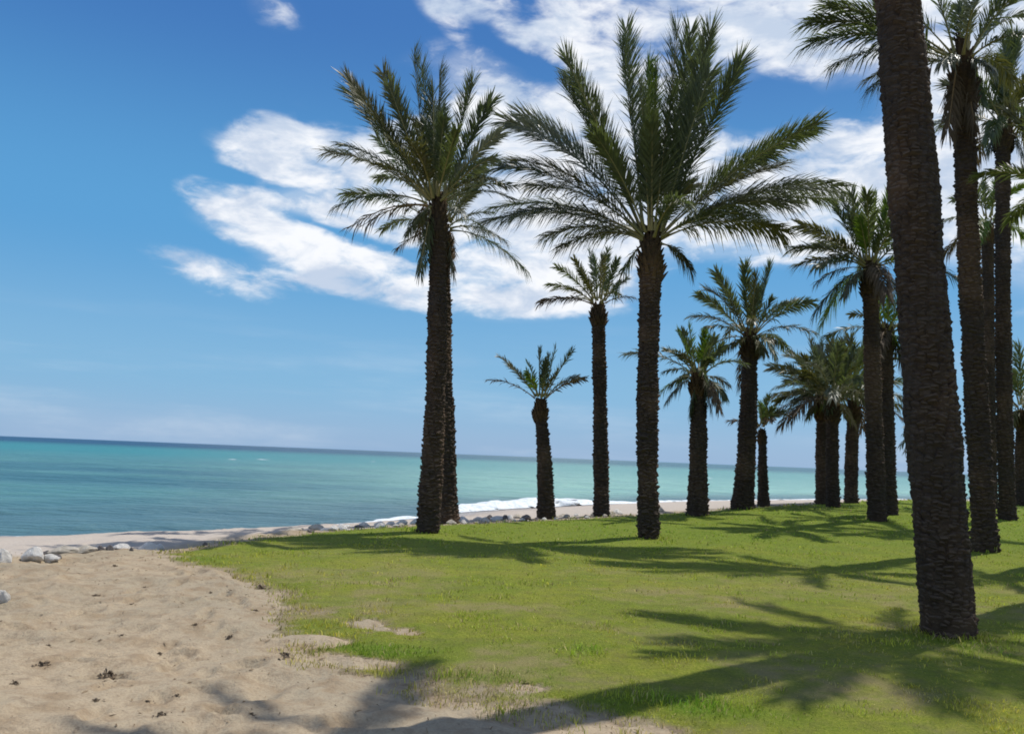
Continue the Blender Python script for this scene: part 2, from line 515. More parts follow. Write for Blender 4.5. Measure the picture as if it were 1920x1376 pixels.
SHORE_PX = [(-700, 1020), (-300, 1016), (0, 1011), (160, 1009), (330, 1003), (480, 996), (600, 988), (700, 981), (780, 973), (862, 962),
            (950, 955), (1030, 951), (1100, 948), (1200, 945), (1320, 942), (1430, 940), (1540, 938), (1700, 937.5)]
SHORE = [(on_sea(*q).x, on_sea(*q).y) for q in SHORE_PX]
_a = np.array(SHORE[-1]); _b = np.array(SHORE[-2]); _d = (_a - _b) / np.linalg.norm(_a - _b)
FARS = _a + _d * 600
LAND = [(-600, 8.0), (-60, 13.0)] + SHORE + [tuple(FARS), (900, -600), (-600, -600)]
SEAEDGE_PX = [(300, 1040), (400, 1019), (550, 1000), (640, 992.5), (800, 984), (1000, 976), (1130, 969.5), (1250, 962), (1330, 957),
              (1400, 952), (1500, 946), (1600, 940.5), (1690, 937)]
SEAEDGE = [(on_lawn(*q).x, on_lawn(*q).y) for q in SEAEDGE_PX]
_e = np.array(SEAEDGE[-1]); _f = _e + np.array([1.0, 0.55]) * 60
ROCKLINE = [(on_lawn(*q).x, on_lawn(*q).y) for q in [(-500, 1070), (0, 1050), (110, 1046), (200, 1036), (270, 1034)]]
PLATEAU = [(-60, 7), (-14, 9.0)] + ROCKLINE[1:] + SEAEDGE + [tuple(_f), (300, -300), (-300, -300)]
INNER_PX = [(300, 1047), (345, 1062), (420, 1080), (482, 1100), (500, 1130), (520, 1165), (565, 1207), (610, 1236), (700, 1258),
            (850, 1290), (960, 1310), (1100, 1337), (1240, 1374)]
INNER = [(on_lawn(*q).x, on_lawn(*q).y) for q in INNER_PX]
LAWN = SEAEDGE + [tuple(_f), (300, -100), (6, -40), (2.6, 1.0)] + INNER[::-1]


def px_blob(px, py, rx, ry, x, y):
    """soft patch on the lawn round the point seen at a pixel; radii in metres"""
    q = on_lawn(px, py)
    return np.exp(-(((x - q.x) / rx) ** 2 + ((y - q.y) / ry) ** 2))


def lawn_fields(x, y, dl):
    edge = dl + (fbm(x * 2.2, y * 2.2, 4, 31, 0.6) - 0.5) * 0.75 * sstep(np.hypot(x, y), 26, 12) + 0.14 * sstep(y, 9, 7)
    bare = (0.62 * px_blob(705, 1150, 0.28, 0.75, x, y) + 0.62 * px_blob(750, 1178, 0.42, 0.4, x, y) + 0.5 * px_blob(800, 1195, 0.3, 0.3, x, y)
            + 0.65 * px_blob(600, 1205, 0.25, 0.18, x, y) + 0.45 * px_blob(1075, 1265, 0.35, 0.2, x, y)
            + 0.45 * px_blob(690, 1245, 0.3, 0.15, x, y) + 0.42 * px_blob(1310, 1180, 0.5, 0.3, x, y)
            + 0.50 * px_blob(985, 1290, 0.25, 0.15, x, y) + 0.4 * px_blob(1430, 1250, 0.5, 0.15, x, y) + 0.4 * px_blob(1560, 1330, 0.7, 0.2, x, y))
    edge = edge - bare * (0.2 + 1.7 * fbm(x * 5, y * 5, 4, 77, .6)) * 1.15
    lush = (px_blob(660, 1222, 0.55, 0.22, x, y) + 0.9 * px_blob(760, 1225, 0.4, 0.25, x, y) + 0.8 * px_blob(1120, 1225, 0.55, 0.3, x, y) + 0.7 * px_blob(850, 1275, 0.8, 0.14, x, y)
            + 0.8 * px_blob(1260, 1320, 0.7, 0.2, x, y) + px_blob(335, 1050, 0.5, 0.4, x, y) + 0.5 * px_blob(1000, 1270, 0.3, 0.2, x, y)
            + 0.7 * px_blob(1340, 1345, 0.9, 0.2, x, y) + 0.7 * px_blob(1790, 1215, 0.6, 0.5, x, y))
    lush = np.clip(lush, 0, 1) * sstep(fbm(x * 3, y * 3, 3, 55), 0.25, 0.6)
    far_green = 0.75 * sstep(y, 11, 20)
    lush = np.clip(np.maximum(lush, far_green * (0.45 + 0.55 * fbm(x * 0.5, y * 0.5, 3, 9))), 0, 1)
    dry = np.clip(sstep(edge, 0.35, -0.05) * 0.9 + sstep(fbm(x * 0.8, y * 0.9, 5, 61, 0.65), 0.45, 0.66) * (0.25 + 0.75 * sstep(fbm(x * 4.5, y * 4.5, 4, 71, .65), .36, .62)) * 0.72 * sstep(y, 16, 8), 0, 1)
    dry = dry * (1 - 0.8 * lush)
    return edge, lush, dry



def terrain(x, y, relief=True):
    x = np.asarray(x, float); y = np.asarray(y, float)
    ds = poly_sd(x, y, LAND); dp = poly_sd(x, y, PLATEAU)
    up = mound(x, y)
    tt = np.clip(ds / (ds + np.maximum(-dp, 0) + 1e-6), 0, 1)
    z = np.where(dp >= 0, up, np.where(ds > 0, SEA_Z + (up - SEA_Z) * tt ** 0.75, SEA_Z - np.minimum(0.07 * -ds, 5.0)))
    dl = poly_sd(x, y, LAWN)
    ed, _, _ = lawn_fields(x, y, dl)
    if relief:
        near = sstep(np.hypot(x, y), 45, 18)
        r = (fbm(x * 2.6, y * 2.6, 4, 3, 0.55) - 0.5) * 0.10 + (fbm(x * 0.5, y * 0.5, 3, 8) - 0.5) * 0.16
        pit = vnoise(x * 3.1 + fbm(x, y, 2, 5) * 1.5, y * 3.1, 21)
        r = r - sstep(pit, 0.62, 0.92) * 0.05 + sstep(pit, 0.46, 0.62) * 0.018
        z = z + r * near * sstep(ed, 0.15, -0.35) * sstep(ds, 0.0, 1.5)
    z = z - 0.05 * sstep(ed, 0.15, 0.5)
    return z, ds, dp, dl


gx = spaced(-3000, -6.6, 2.6, 3000, 0.034, 1.06)
gy = spaced(-400, 4.2, 10.8, 3000, 0.034, 1.06)
X, Y = np.meshgrid(gx, gy)
Z, DS, DP, DL = terrain(X.ravel(), Y.ravel())
xr, yr = X.ravel(), Y.ravel()
trails = [(-5.5, 4.6, 0.55), (-1.6, 4.4, 2.0), (-4.2, 4.3, 1.15), (-6.2, 6.5, 0.1), (-0.6, 4.6, 2.5), (-5.8, 8.0, 0.25), (-2.4, 4.5, 1.5)]
fade = sstep(lawn_fields(xr, yr, DL)[0], 0.1, -0.2)
rf = np.random.default_rng(5)
for (tx_, ty_, th_) in trails:
    for k_ in range(16):
        th_ += rf.normal(0, 0.07)
        tx_ += math.cos(th_) * 0.62; ty_ += math.sin(th_) * 0.62
        sd_ = 0.11 * (1 if k_ % 2 else -1)
        cx_, cy_ = tx_ - math.sin(th_) * sd_, ty_ + math.cos(th_) * sd_
        if not (-6.8 < cx_ < 2.6 and 4.0 < cy_ < 11):
            continue
        m_ = (np.abs(xr - cx_) < 0.4) & (np.abs(yr - cy_) < 0.4)
        u_ = (xr[m_] - cx_) * math.cos(th_) + (yr[m_] - cy_) * math.sin(th_); v_ = -(xr[m_] - cx_) * math.sin(th_) + (yr[m_] - cy_) * math.cos(th_)
        r_ = np.sqrt((u_ / 0.15) ** 2 + (v_ / 0.062) ** 2)
        dpt = rf.uniform(0.5, 1.0)
        Z[m_] += (-0.040 * sstep(r_, 1.15, 0.55) + 0.016 * np.exp(-((r_ - 1.4) / 0.3) ** 2)) * fade[m_] * dpt
wet = sstep(DS, 3.0, 0.6) * sstep(-DP, 0.6, 2.0)
me, _ = grid_mesh('sand_ground', X, Y, Z.reshape(X.shape))
set_attr(me, 'wet', wet); set_attr(me, 'shingle', sstep(-DP, 0.0, 1.2))
ground = tag(link('ground', me, M_SAND), 'pale beige beach sand with footprints sloping down to the sea', 'sand', kind='structure')

# lawn sheet


lx = spaced(-7, -6.5, 5.5, 120, 0.055, 1.03)
ly = spaced(-30, 4.0, 12.0, 90, 0.055, 1.02)
X, Y = np.meshgrid(lx, ly)
xr, yr = X.ravel(), Y.ravel()
dl = poly_sd(xr, yr, LAWN)
edge, lush, dry = lawn_fields(xr, yr, dl)
zl = mound(xr, yr) + 0.004 + 0.02 * sstep(edge, 0.0, 0.5) + (fbm(xr * 1.3, yr * 1.3, 3, 4) - 0.5) * 0.05 * sstep(edge, 0.15, 0.8)
zg, _, dpp, _ = terrain(xr, yr)
bl_ = sstep(edge, 0.06, 0.45)
zl = np.maximum(zl * bl_ + (zg + 0.003) * (1 - bl_), zg + 0.003) - 0.035 * sstep(edge, 0.07, -0.02)
k = (edge > -0.02).reshape(X.shape)
keep = (k[:-1, :-1].astype(int) + k[:-1, 1:] + k[1:, 1:] + k[1:, :-1]) >= 3
me, used = grid_mesh('lawn', X, Y, zl.reshape(X.shape), keep)
set_attr(me, 'lush', lush[used]); set_attr(me, 'dry', dry[used]); set_attr(me, 'bare', sstep(edge + (fbm(xr * 9, yr * 9, 3, 66, .6) - .5) * .35, 0.30, 0.08)[used])
lawn = tag(link('lawn', me, M_LAWN), 'mown green lawn thinning into sand at its edge', 'lawn', kind='structure')

# grass blades
bands = [(4.2, 7.0, 2600, 0.045, 0.0055), (7.0, 10.5, 1250, 0.05, 0.008), (10.5, 16.0, 480, 0.055, 0.012), (16.0, 26.0, 150, 0.06, 0.02), (26.0, 40.0, 45, 0.065, 0.035)]
bx, by, bl, bw = [], [], [], []
for (y0, y1, dens_, ln, wd_) in bands:
    xmax = 0.66 * y1; xmin = max(-7.0, -0.66 * y1)
    n = int((xmax - xmin) * (y1 - y0) * dens_)
    xs = RNG.uniform(xmin, xmax, n); ys = RNG.uniform(y0, y1, n)
    ok = (xs < 0.63 * ys + 0.3) & (xs > -0.63 * ys - 0.3)
    xs, ys = xs[ok], ys[ok]
    bx.append(xs); by.append(ys); bl.append(np.full(len(xs), ln)); bw.append(np.full(len(xs), wd_))
bx = np.concatenate(bx); by = np.concatenate(by); bl = np.concatenate(bl); bw = np.concatenate(bw)
dlb = poly_sd(bx, by, LAWN)
eb, lb, db = lawn_fields(bx, by, dlb)
prob = np.clip(sstep(eb, -0.10, 0.36) * (1 - 0.35 * db) * (0.35 + 0.9 * fbm(bx * 4, by * 4, 3, 91)), 0, 1)
tf_ = sstep(fbm(bx * 2.6, by * 2.6, 4, 222, .6), 0.50, 0.62)
prob = np.maximum(prob, sstep(eb, -0.30, 0.02) * tf_ * 0.85 * (eb < 0.4))
prob = np.where(lb > 0.4, np.minimum(1, prob * 1.6), prob)
ok = RNG.uniform(0, 1, len(bx)) < prob
bx, by, bl, bw, eb, lb, db = [q[ok] for q in (bx, by, bl, bw, eb, lb, db)]
near_lush = lb * (by < 11)
tuft = sstep(fbm(bx * 3.1, by * 3.1, 4, 123, .6), 0.52, 0.68)
BASES = [on_lawn(*q_) for q_ in ((802, 1000), (838, 978), (1216, 1010), (1780, 1195), (1848, 1035), (1024, 972), (1128, 967), (1308, 968), (1392, 955), (1645, 978))]
collar = sum(np.exp(-(((bx - q_.x) ** 2 + (by - q_.y) ** 2) / 0.42 ** 2)) for q_ in BASES)
bl = bl * RNG.uniform(0.45, 1.25, len(bl)) * (1 + 0.9 * near_lush) * (0.75 + 0.7 * tuft) * (1 + 2.2 * np.minimum(collar, 1))
zb = mound(bx, by) + (fbm(bx * 1.3, by * 1.3, 3, 4) - 0.5) * 0.05 * sstep(eb, 0.15, 0.8)
zt, _, _, _ = terrain(bx, by)
bl_ = sstep(eb, 0.06, 0.45)
zb = np.maximum(zb * bl_ + zt * (1 - bl_), zt)
an = RNG.uniform(0, 2 * np.pi, len(bx)); lean = RNG.uniform(0.15, 0.95, len(bx)); wa = RNG.uniform(0, 2 * np.pi, len(bx))
dxn, dyn = np.cos(an), np.sin(an); wx, wy = np.cos(wa) * bw * 0.5, np.sin(wa) * bw * 0.5
nb = len(bx)
V = np.zeros((nb, 5, 3))
V[:, 0] = np.stack([bx - wx, by - wy, zb], -1); V[:, 1] = np.stack([bx + wx, by + wy, zb], -1)
mxp = bx + dxn * bl * lean * 0.4; myp = by + dyn * bl * lean * 0.4; mz = zb + bl * 0.6
V[:, 2] = np.stack([mxp - wx * 0.8, myp - wy * 0.8, mz], -1); V[:, 3] = np.stack([mxp + wx * 0.8, myp + wy * 0.8, mz], -1)
V[:, 4] = np.stack([bx + dxn * bl * lean, by + dyn * bl * lean, zb + bl * (1.0 - 0.45 * lean)], -1)
base = (np.arange(nb) * 5)[:, None]
F = np.concatenate([base + np.array([0, 1, 3, 2]), base + np.array([2, 3, 4])], 1).ravel()
S = np.tile(np.array([4, 3]), nb)
me = mesh_np('grass', V.reshape(-1, 3), F, S)
ca, cb_, cl, cdry = np.array([0.325, 0.370, 0.032]), np.array([0.500, 0.480, 0.062]), np.array([0.175, 0.320, 0.020]), np.array([0.58, 0.48, 0.20])
rv = RNG.uniform(0, 1, nb)[:, None]
tint = ca * (1 - rv) + cb_ * rv
tint = tint * (1 - lb[:, None]) + (cl * (0.75 + 0.6 * rv)) * lb[:, None]
isdry = (RNG.uniform(0, 1, nb) < 0.17 + 0.5 * db)[:, None]
pv = sstep(fbm(bx * .9, by * .9, 4, 321, .6), .38, .62)[:, None]
tint = tint * (pv * np.array([1.12, 1.0, 1.15]) + (1 - pv) * np.array([.78, .90, .8]))
tint = tint * (0.42 + 1.0 * fbm(bx * 3.1, by * 3.1, 4, 123, .6))[:, None]
tint = np.where(isdry, cdry * (0.55 + 0.5 * rv), tint)
tint = tint * RNG.uniform(0.5, 1.5, nb)[:, None]
set_col(me, 'tint', np.repeat(tint, 5, axis=0))
tag(link('grass', me, M_BLADE), 'short yellowish green grass blades over the lawn', 'grass', kind='stuff')

# ------------------------------------------------------------------ sea
sx = spaced(-30000, -60, 110, 30000, 1.2, 1.10)
sy = spaced(8, 14, 90, 40000, 0.5, 1.06)
sy = sy[sy > 8]
X, Y = np.meshgrid(sx, sy)
xr, yr = X.ravel(), Y.ravel()
ds = -poly_sd(xr, yr, LAND)
wob = fbm(xr * 0.06, yr * 0.18, 4, 15)
off = ds * (0.75 + 0.5 * wob)
c_near = np.array([0.070, 0.148, 0.158]); c_mid = np.array([0.085, 0.220, 0.205]); c_sand = np.array([0.225, 0.440, 0.360])
c_weed = np.array([0.020, 0.090, 0.125]); c_far = np.array([0.006, 0.036, 0.085]); c_teal = np.array([0.036, 0.225, 0.220])


def lerp(a, b, f):
    return a * (1 - f[:, None]) + b * f[:, None]


rightness = sstep(xr / np.maximum(yr, 1), -0.42, 0.12)          # the sandy shallows lie along the far shore
cw = lerp(np.tile(c_near, (len(xr), 1)), c_mid, sstep(off, 4, 20))
cw = lerp(cw, np.tile(c_sand, (len(xr), 1)), rightness * sstep(off, 1, 12) * 0.95)
cw = lerp(cw, np.tile(c_teal, (len(xr), 1)), sstep(yr, 70, 190) * (1 - 0.55 * rightness))
weed = sstep(fbm(xr * 0.02 + 3, yr * 0.045, 3, 42, 0.5), 0.40, 0.62) * sstep(yr, 38, 52) * sstep(yr, 120, 75) * (1 - rightness) * 1.2
cw = lerp(cw, np.tile(c_weed, (len(xr), 1)), np.clip(weed, 0, 0.9) * 0.6)
cw = lerp(cw, np.tile(c_far, (len(xr), 1)), sstep(np.log(np.maximum(yr, 1)), np.log(230), np.log(620)) * (1.0 - 0.30 * rightness))
wave = 0.03 * np.sin(yr * 1.3 + 2.5 * fbm(xr * 0.1, yr * 0.1, 2, 5) * 6) * sstep(yr, 200, 60)
me, _ = grid_mesh('sea', X, Y, (SEA_Z + wave).reshape(X.shape))
set_col(me, 'tint', cw)
tag(link('sea', me, M_SEA), 'calm turquoise sea darkening to a blue line at the horizon', 'sea', kind='structure')

# surf along the shore


def resample(pts, step):
    P = np.array(pts, float); seg = np.linalg.norm(np.diff(P, axis=0), axis=1); s = np.concatenate([[0], np.cumsum(seg)])
    u = np.arange(0, s[-1], step)
    return np.stack([np.interp(u, s, P[:, 0]), np.interp(u, s, P[:, 1])], -1), u


def surf(name, pts, offs, wid, hgt_, label, seed, brk=0.0, step=0.18):
    P, u = resample(pts, step)
    T = np.gradient(P, axis=0); T /= np.linalg.norm(T, axis=1)[:, None]
    Nn = np.stack([-T[:, 1], T[:, 0]], -1)                      # seaward
    K = 15
    prof = np.linspace(0, 1, K)
    wv = (0.55 + 0.9 * fbm(u * 0.22, u * 0 + seed, 4, seed, 0.6)) * np.interp(np.linspace(0, 1, len(u)), np.linspace(0, 1, len(wid)), wid)
    ov = np.interp(np.linspace(0, 1, len(u)), np.linspace(0, 1, len(offs)), offs) + (fbm(u * 0.3, u * 0 + 5 + seed, 3, seed + 3) - 0.5) * 0.8
    hv = np.interp(np.linspace(0, 1, len(u)), np.linspace(0, 1, len(hgt_)), hgt_) * (0.6 + 0.8 * fbm(u * 0.5, u * 0 + 9, 3, seed + 8))
    A = P[:, None, :] + Nn[:, None, :] * (ov[:, None, None] + prof[None, :, None] * wv[:, None, None])
    edge_n = (fbm(A[..., 0] * 1.5, A[..., 1] * 1.5, 3, seed + 1) - 0.5)
    A = A + Nn[:, None, :] * (edge_n[..., None] * wv[:, None, None] * 0.5)
    Zz = SEA_Z + 0.035 + hv[:, None] * np.sin(np.pi * prof ** 0.8)[None, :] * (0.75 + 0.5 * fbm(A[..., 0] * 2, A[..., 1] * 2, 3, seed + 2))
    tz, _, _, _ = terrain(A[..., 0].ravel(), A[..., 1].ravel(), True)
    Zz = np.maximum(Zz, tz.reshape(Zz.shape) + 0.02)
    keepv = fbm(A[..., 0] * 0.9, A[..., 1] * 0.9, 4, seed + 6, 0.65)
    kp = keepv > (brk + 0.34 * np.abs(2 * prof - 1)[None, :] ** 7)
    keep = kp[:-1, :-1] & kp[1:, 1:]
    me, _ = grid_mesh(name, A[..., 0], A[..., 1], Zz, keep)
    return tag(link(name, me, M_FOAM), label, 'foam', kind='stuff')


S_ = SHORE
surf('foam', S_[9:14], [-0.2, -0.4, -0.6, -0.4, -0.3, -0.2], [1.2, 2.2, 2.9, 2.7, 1.8, 1.0], [0.10, 0.22, 0.30, 0.28, 0.16, 0.07],
     'broad white breaking surf beyond the rocks behind the small palm', 3)
surf('foam', S_[13:], [-0.3, -0.2, -0.2, -0.2], [1.2, 1.0, 1.0, 1.0], [0.08, 0.08, 0.06, 0.06], 'thin white surf line along the far beach', 7, 0.30)
surf('foam', S_[1:9], [-0.25, -0.2, -0.2, -0.3, -0.4], [0.30, 0.4, 0.5, 0.6, 1.0], [0.02, 0.03, 0.03, 0.04, 0.05], 'narrow broken lace of foam along the sand', 12, 0.30, 0.12)
mb = MB()
for (px, py, w) in [(490, 862, 2.6), (436, 862, 1.3), (700, 866, 1.0), (1330, 897, 1.0)]:
    q = on_sea(px, py); n = 14
    a = np.linspace(0, 2 * np.pi, n, endpoint=False); r = 0.6 + 0.8 * RNG.uniform(0, 1, n)
    ring = np.stack([q.x + np.cos(a) * r * w * .45, q.y + np.sin(a) * r * w * 0.15, np.full(n, SEA_Z + 0.06)], -1)
    mb.add(np.vstack([ring, [[q.x, q.y, SEA_Z + 0.12]]]), [(i, (i + 1) % n, n) for i in range(n)])
tag(link('foam', mb.mesh('whitecaps', True), M_FOAM), 'small scattered white crests out on the open sea', 'foam', kind='stuff')

# ------------------------------------------------------------------ palms


def stub_mesh(seed):
    r = np.random.default_rng(seed)
    w = 0.066 + r.uniform(-0.014, 0.014); h = 0.022 + r.uniform(-0.008, 0.010); o = 0.034 + r.uniform(-0.014, 0.016)
    # local: +X outward from trunk, +Z up, Y across
    v = np.array([[-0.05, -w, -0.06], [-0.05, w, -0.06], [-0.05, w, 0.02], [-0.05, -w, 0.02],
                  [o, -w * 0.72, 0.030 - h * 0.5], [o, w * 0.70, 0.026 - h * 0.5], [o - 0.012, w * 0.60, 0.030 + h * 0.6], [o - 0.016, -w * 0.66, 0.034 + h * 0.55]])
    v += r.normal(0, 0.008, v.shape)
    f = [(0, 1, 5, 4), (1, 2, 6, 5), (2, 3, 7, 6), (3, 0, 4, 7), (4, 5, 6, 7)]
    return v, f, [0, 0, 0, 0, 1]


STUBS = [stub_mesh(i) for i in range(8)]
STUB_ME = []
for (v, f, m) in STUBS:
    mb = MB()
    for fc, mi in zip(f, m):
        pass
    me = bpy.data.meshes.new('leaf_base'); me.from_pydata([tuple(q) for q in v], [], f)
    me.polygons.foreach_set('material_index', m); me.update()
    me.materials.append(M_STUB); me.materials.append(M_CUT)
    STUB_ME.append(me)


def frond_mesh(name, C0, C1, C2, rng, nl, ll, lw, mat_leaf, mat_rach, twist, vang, droop, bare=0.16, sparse=0.0, rr=0.024):
    """one feather leaf along a quadratic curve: tapered midrib + two ranks of leaflets"""
    m = 14
    s = np.linspace(0, 1, m)[:, None]
    C0, C1, C2 = (np.array(q, float) for q in (C0, C1, C2))
    P = (1 - s) ** 2 * C0 + 2 * s * (1 - s) * C1 + s ** 2 * C2
    T = 2 * (1 - s) * (C1 - C0) + 2 * s * (C2 - C1); T /= np.linalg.norm(T, axis=1)[:, None] + 1e-9
    Lg = np.sum(np.linalg.norm(np.diff(P, axis=0), axis=1))
    rd = (C2 - C0) * np.array([1, 1, 0]); nr = np.linalg.norm(rd)
    rd = rd / nr if nr > 0.05 else np.array([1.0, 0, 0])
    B = np.cross(np.array([0, 0, 1.0]), rd)
    Nn = np.cross(T, B); Nn /= np.linalg.norm(Nn, axis=1)[:, None]
    if np.mean(Nn @ (np.array([0, 0, 1.0]) - 0.6 * rd)) < 0:
        Nn = -Nn
    Bm = np.cross(Nn, T)
    tw = (twist * np.linspace(0.3, 1.0, m))[:, None]
    B2 = Bm * np.cos(tw) + Nn * np.sin(tw); N2 = -Bm * np.sin(tw) + Nn * np.cos(tw)
    mb = MB()
    # midrib
    rads = rr * (1.0 - 0.86 * np.linspace(0, 1, m)) ; rads[0] *= 1.8; rads[1] *= 1.25
    ring = []
    for a in (0.25, 0.75, 1.25, 1.75):
        ring.append(P + (B2 * math.cos(a * math.pi) * 1.2 + N2 * math.sin(a * math.pi) * 0.8) * rads[:, None])
    ring = np.stack(ring, 1).reshape(-1, 3)
    q = []
    for i in range(m - 1):
        for j in range(4):
            q.append((i * 4 + j, i * 4 + (j + 1) % 4, (i + 1) * 4 + (j + 1) % 4, (i + 1) * 4 + j))
    mb.add(ring, np.array(q), 1)
    # leaflets
    for side in (-1, 1):
        u = bare + (0.998 - bare) * np.linspace(0, 1, nl) ** 0.88 + rng.normal(0, 0.3 / nl, nl)
        u = np.clip(u, bare * 0.8, 1.0)
        if sparse:
            u = u[rng.uniform(0, 1, nl) > sparse]
        k_ = len(u)
        if k_ == 0:
            continue
        fi = u * (m - 1)
        def I(A):
            return np.stack([np.interp(fi, np.arange(m), A[:, c]) for c in range(3)], -1)
        p0, t0, b0, n0 = I(P), I(T), I(B2), I(N2)
        ang = np.interp(u, [0, 0.3, 0.7, 1], [0.95, 0.74, 0.60, 0.42]) + rng.normal(0, 0.10, k_)
        ve = vang + rng.normal(0, 0.36, k_)
        dr = t0 * np.cos(ang)[:, None] + (side * b0 * np.cos(ve)[:, None] + n0 * np.sin(ve)[:, None]) * np.sin(ang)[:, None]
        lens = ll * np.interp(u, [0, 0.12, 0.35, 0.7, 1.0], [0.35, 0.65, 1.0, 1.0, 0.80]) * rng.uniform(0.8, 1.12, k_)
        wv = np.cross(dr, n0 + 0.5 * rng.normal(0, 1, (k_, 3)) * 0.5); wv /= np.linalg.norm(wv, axis=1)[:, None] + 1e-9
        wv = wv * (lw * 0.5)
        g = np.array([0, 0, -1.0])
        dro = droop * rng.uniform(0.4, 1.4, k_)
        mid_ = p0 + dr * (lens * 0.5)[:, None] + g * (lens * dro * 0.22)[:, None]
        tip = p0 + dr * (lens * (1 - 0.25 * np.minimum(dro, 1)))[:, None] + g * (lens * dro * 0.85)[:, None]
        VV = np.stack([p0 - wv * 0.6, p0 + wv * 0.6, mid_ + wv, mid_ - wv, tip], 1).reshape(-1, 3)
        bs = (np.arange(k_) * 5)[:, None]
        n0_ = mb.n
        mb.add(VV, bs + np.array([[0, 1, 2, 3]]), 0)
        mb.f.append((bs + np.array([[3, 2, 4]]) + n0_).ravel()); mb.s.append(np.full(k_, 3)); mb.m.append(np.full(k_, 0))
    me = mb.mesh(name)
    me.materials.append(mat_leaf); me.materials.append(mat_rach)
    return me


LEAFM = {'g': (M_LEAF, M_RACH), 'y': (M_GREY, M_RACH), 'o': (M_OLIVE, M_RACH), 'l': (M_LIME, M_RACH), 'd': (M_DEAD, M_RDRY)}
GROUP = 'date palms planted on the seaside lawn'


def palm(label, base, top, wb, wt, crown_px=None, fronds=(), gen=(0, 1.5, 0.5), seed=1, stub_parts=0, nl=46, lleaf=0.36, lwid=0.026,
         Ydepth=None, z_top=None, head=0.5, head_r=1.12, mix='ggggyo', world_base=None, world_top=None, flare=1.12, stub_out=0.85, per=0.125, stub_s=1.0, max_el=84, min_el=-20, row=0.068):
    """base/top: trunk ends as seen (pixels); wb/wt trunk widths (pixels at its distance)"""
    rng = np.random.default_rng(seed)
    q = on_lawn(*base) if world_base is None else Vector(world_base)
    D = q.y
    pxm = D / F_PX
    tp = at_depth(top[0], top[1], D) if world_top is None else Vector(world_top)
    rb, rt = wb * pxm * 0.5 * 0.90, wt * pxm * 0.5 * 0.90
    if world_base is not None:
        rb, rt = wb, wt
    root = bpy.data.objects.new('palm_tree', None); COL.objects.link(root); root.location = q
    tag(root, label, 'palm tree', GROUP)
    axis = tp - q; H = axis.length
    # trunk: tapered, slightly bowed
    nseg = max(12, int(H / 0.12)); nr_ = 20
    hs = np.linspace(0, 1, nseg)
    bow = rng.normal(0, 0.006 * H, 2)
    cen = np.outer(hs, np.array(axis)) + np.outer(np.sin(np.pi * hs), np.array([bow[0], bow[1], 0]))
    rr_ = (rb + (rt - rb) * hs ** 0.9) * (1 + (flare - 1) * np.exp(-hs * H / 0.25))
    rr_ = rr_ * (1 + 0.03 * np.sin(hs * H * 2.3 + rng.uniform(0, 6)) + 0.02 * np.sin(hs * H * 5.1 + rng.uniform(0, 6)))
    core = rr_ - 0.028
    cen[0, 2] -= 0.12
    a = np.linspace(0, 2 * np.pi, nr_, endpoint=False)
    ringv = cen[:, None, :] + np.stack([np.cos(a), np.sin(a), 0 * a], -1)[None] * (core[:, None] * (1 + 0.05 * RNG.normal(0, 1, (nseg, nr_))))[..., None]
    idx = np.arange(nseg * nr_).reshape(nseg, nr_)
    fq = np.stack([idx[:-1], np.roll(idx[:-1], -1, 1), np.roll(idx[1:], -1, 1), idx[1:]], -1).reshape(-1, 4)
    tm = MB(); tm.add(ringv.reshape(-1, 3), fq)
    tm.add(ringv[-1], [tuple(range(nr_))])
    trunk = link('trunk', tm.mesh('trunk', True), M_TRUNK, root)
    # old leaf bases in spiral rows
    nrow = int(H / row)
    allp = []
    for i in range(nrow):
        h = (i + 0.5) / nrow
        r = np.interp(h, hs, rr_)
        nper = max(8, int(round(2 * math.pi * r / per)))
        for j in range(nper):
            th = 2 * math.pi * (j + 0.5 * (i % 2) + 0.12 * rng.normal()) / nper + i * 0.21
            cc_ = np.array([np.interp(h + rng.normal(0, 0.28) / nrow, hs, cen[:, c_]) for c_ in range(3)])
            sc_ = (0.6 + 0.55 * rng.uniform()) * (r / 0.27) ** 0.5 * stub_s
            pos = cc_ + np.array([math.cos(th), math.sin(th), 0]) * (r - 0.028)
            allp.append((pos, th, rng.normal(0, 0.22), sc_, int(rng.integers(8))))
    tocam = np.array([-q.x, -q.y]); tocam = tocam / np.linalg.norm(tocam)
    def showing(e):
        pw = e[0] + np.array(q)
        v = Vector(pw) - CPOS
        py = 688 - v.dot(UPV) / v.dot(FWD) * F_PX
        return (math.cos(e[1]) * tocam[0] + math.sin(e[1]) * tocam[1]) - (5 if py < -10 else 0)
    order = sorted(allp, key=showing, reverse=True)
    rest = order[stub_parts:]
    for (pos, th, tl, s_, vi) in order[:stub_parts]:
        o = bpy.data.objects.new('leaf_base', STUB_ME[vi]); COL.objects.link(o); o.parent = trunk
        o.matrix_basis = Matrix.Translation(Vector(pos)) @ Matrix.Rotation(th, 4, 'Z') @ Matrix.Rotation(tl, 4, 'X') @ Matrix.Diagonal((s_ * stub_out, s_ * 1.15, s_, 1))
    if rest:
        sm = MB()
        for (pos, th, tl, s_, vi) in rest:
            v, f, mi = STUBS[vi]
            R_ = np.array((Matrix.Rotation(th, 3, 'Z') @ Matrix.Rotation(tl, 3, 'X')))
            vv = (v * s_ * [stub_out, 1.15, 1]) @ R_.T + pos
            sm.add(vv, np.array(f[:4]), 0)
            sm.f.append(np.array(f[4]) + sm.n - 8); sm.s.append(np.array([4])); sm.m.append(np.array([1]))
        lo = link('leaf_base_rows', sm.mesh('leaf_base_rows'), [M_STUB, M_CUT], trunk)
        lo['kind'] = 'stuff'
    # crown heart: sheathing bases of the living leaves
    ctr = tp if crown_px is None else at_depth(crown_px[0], crown_px[1], D)
    cl_ = ctr - tp
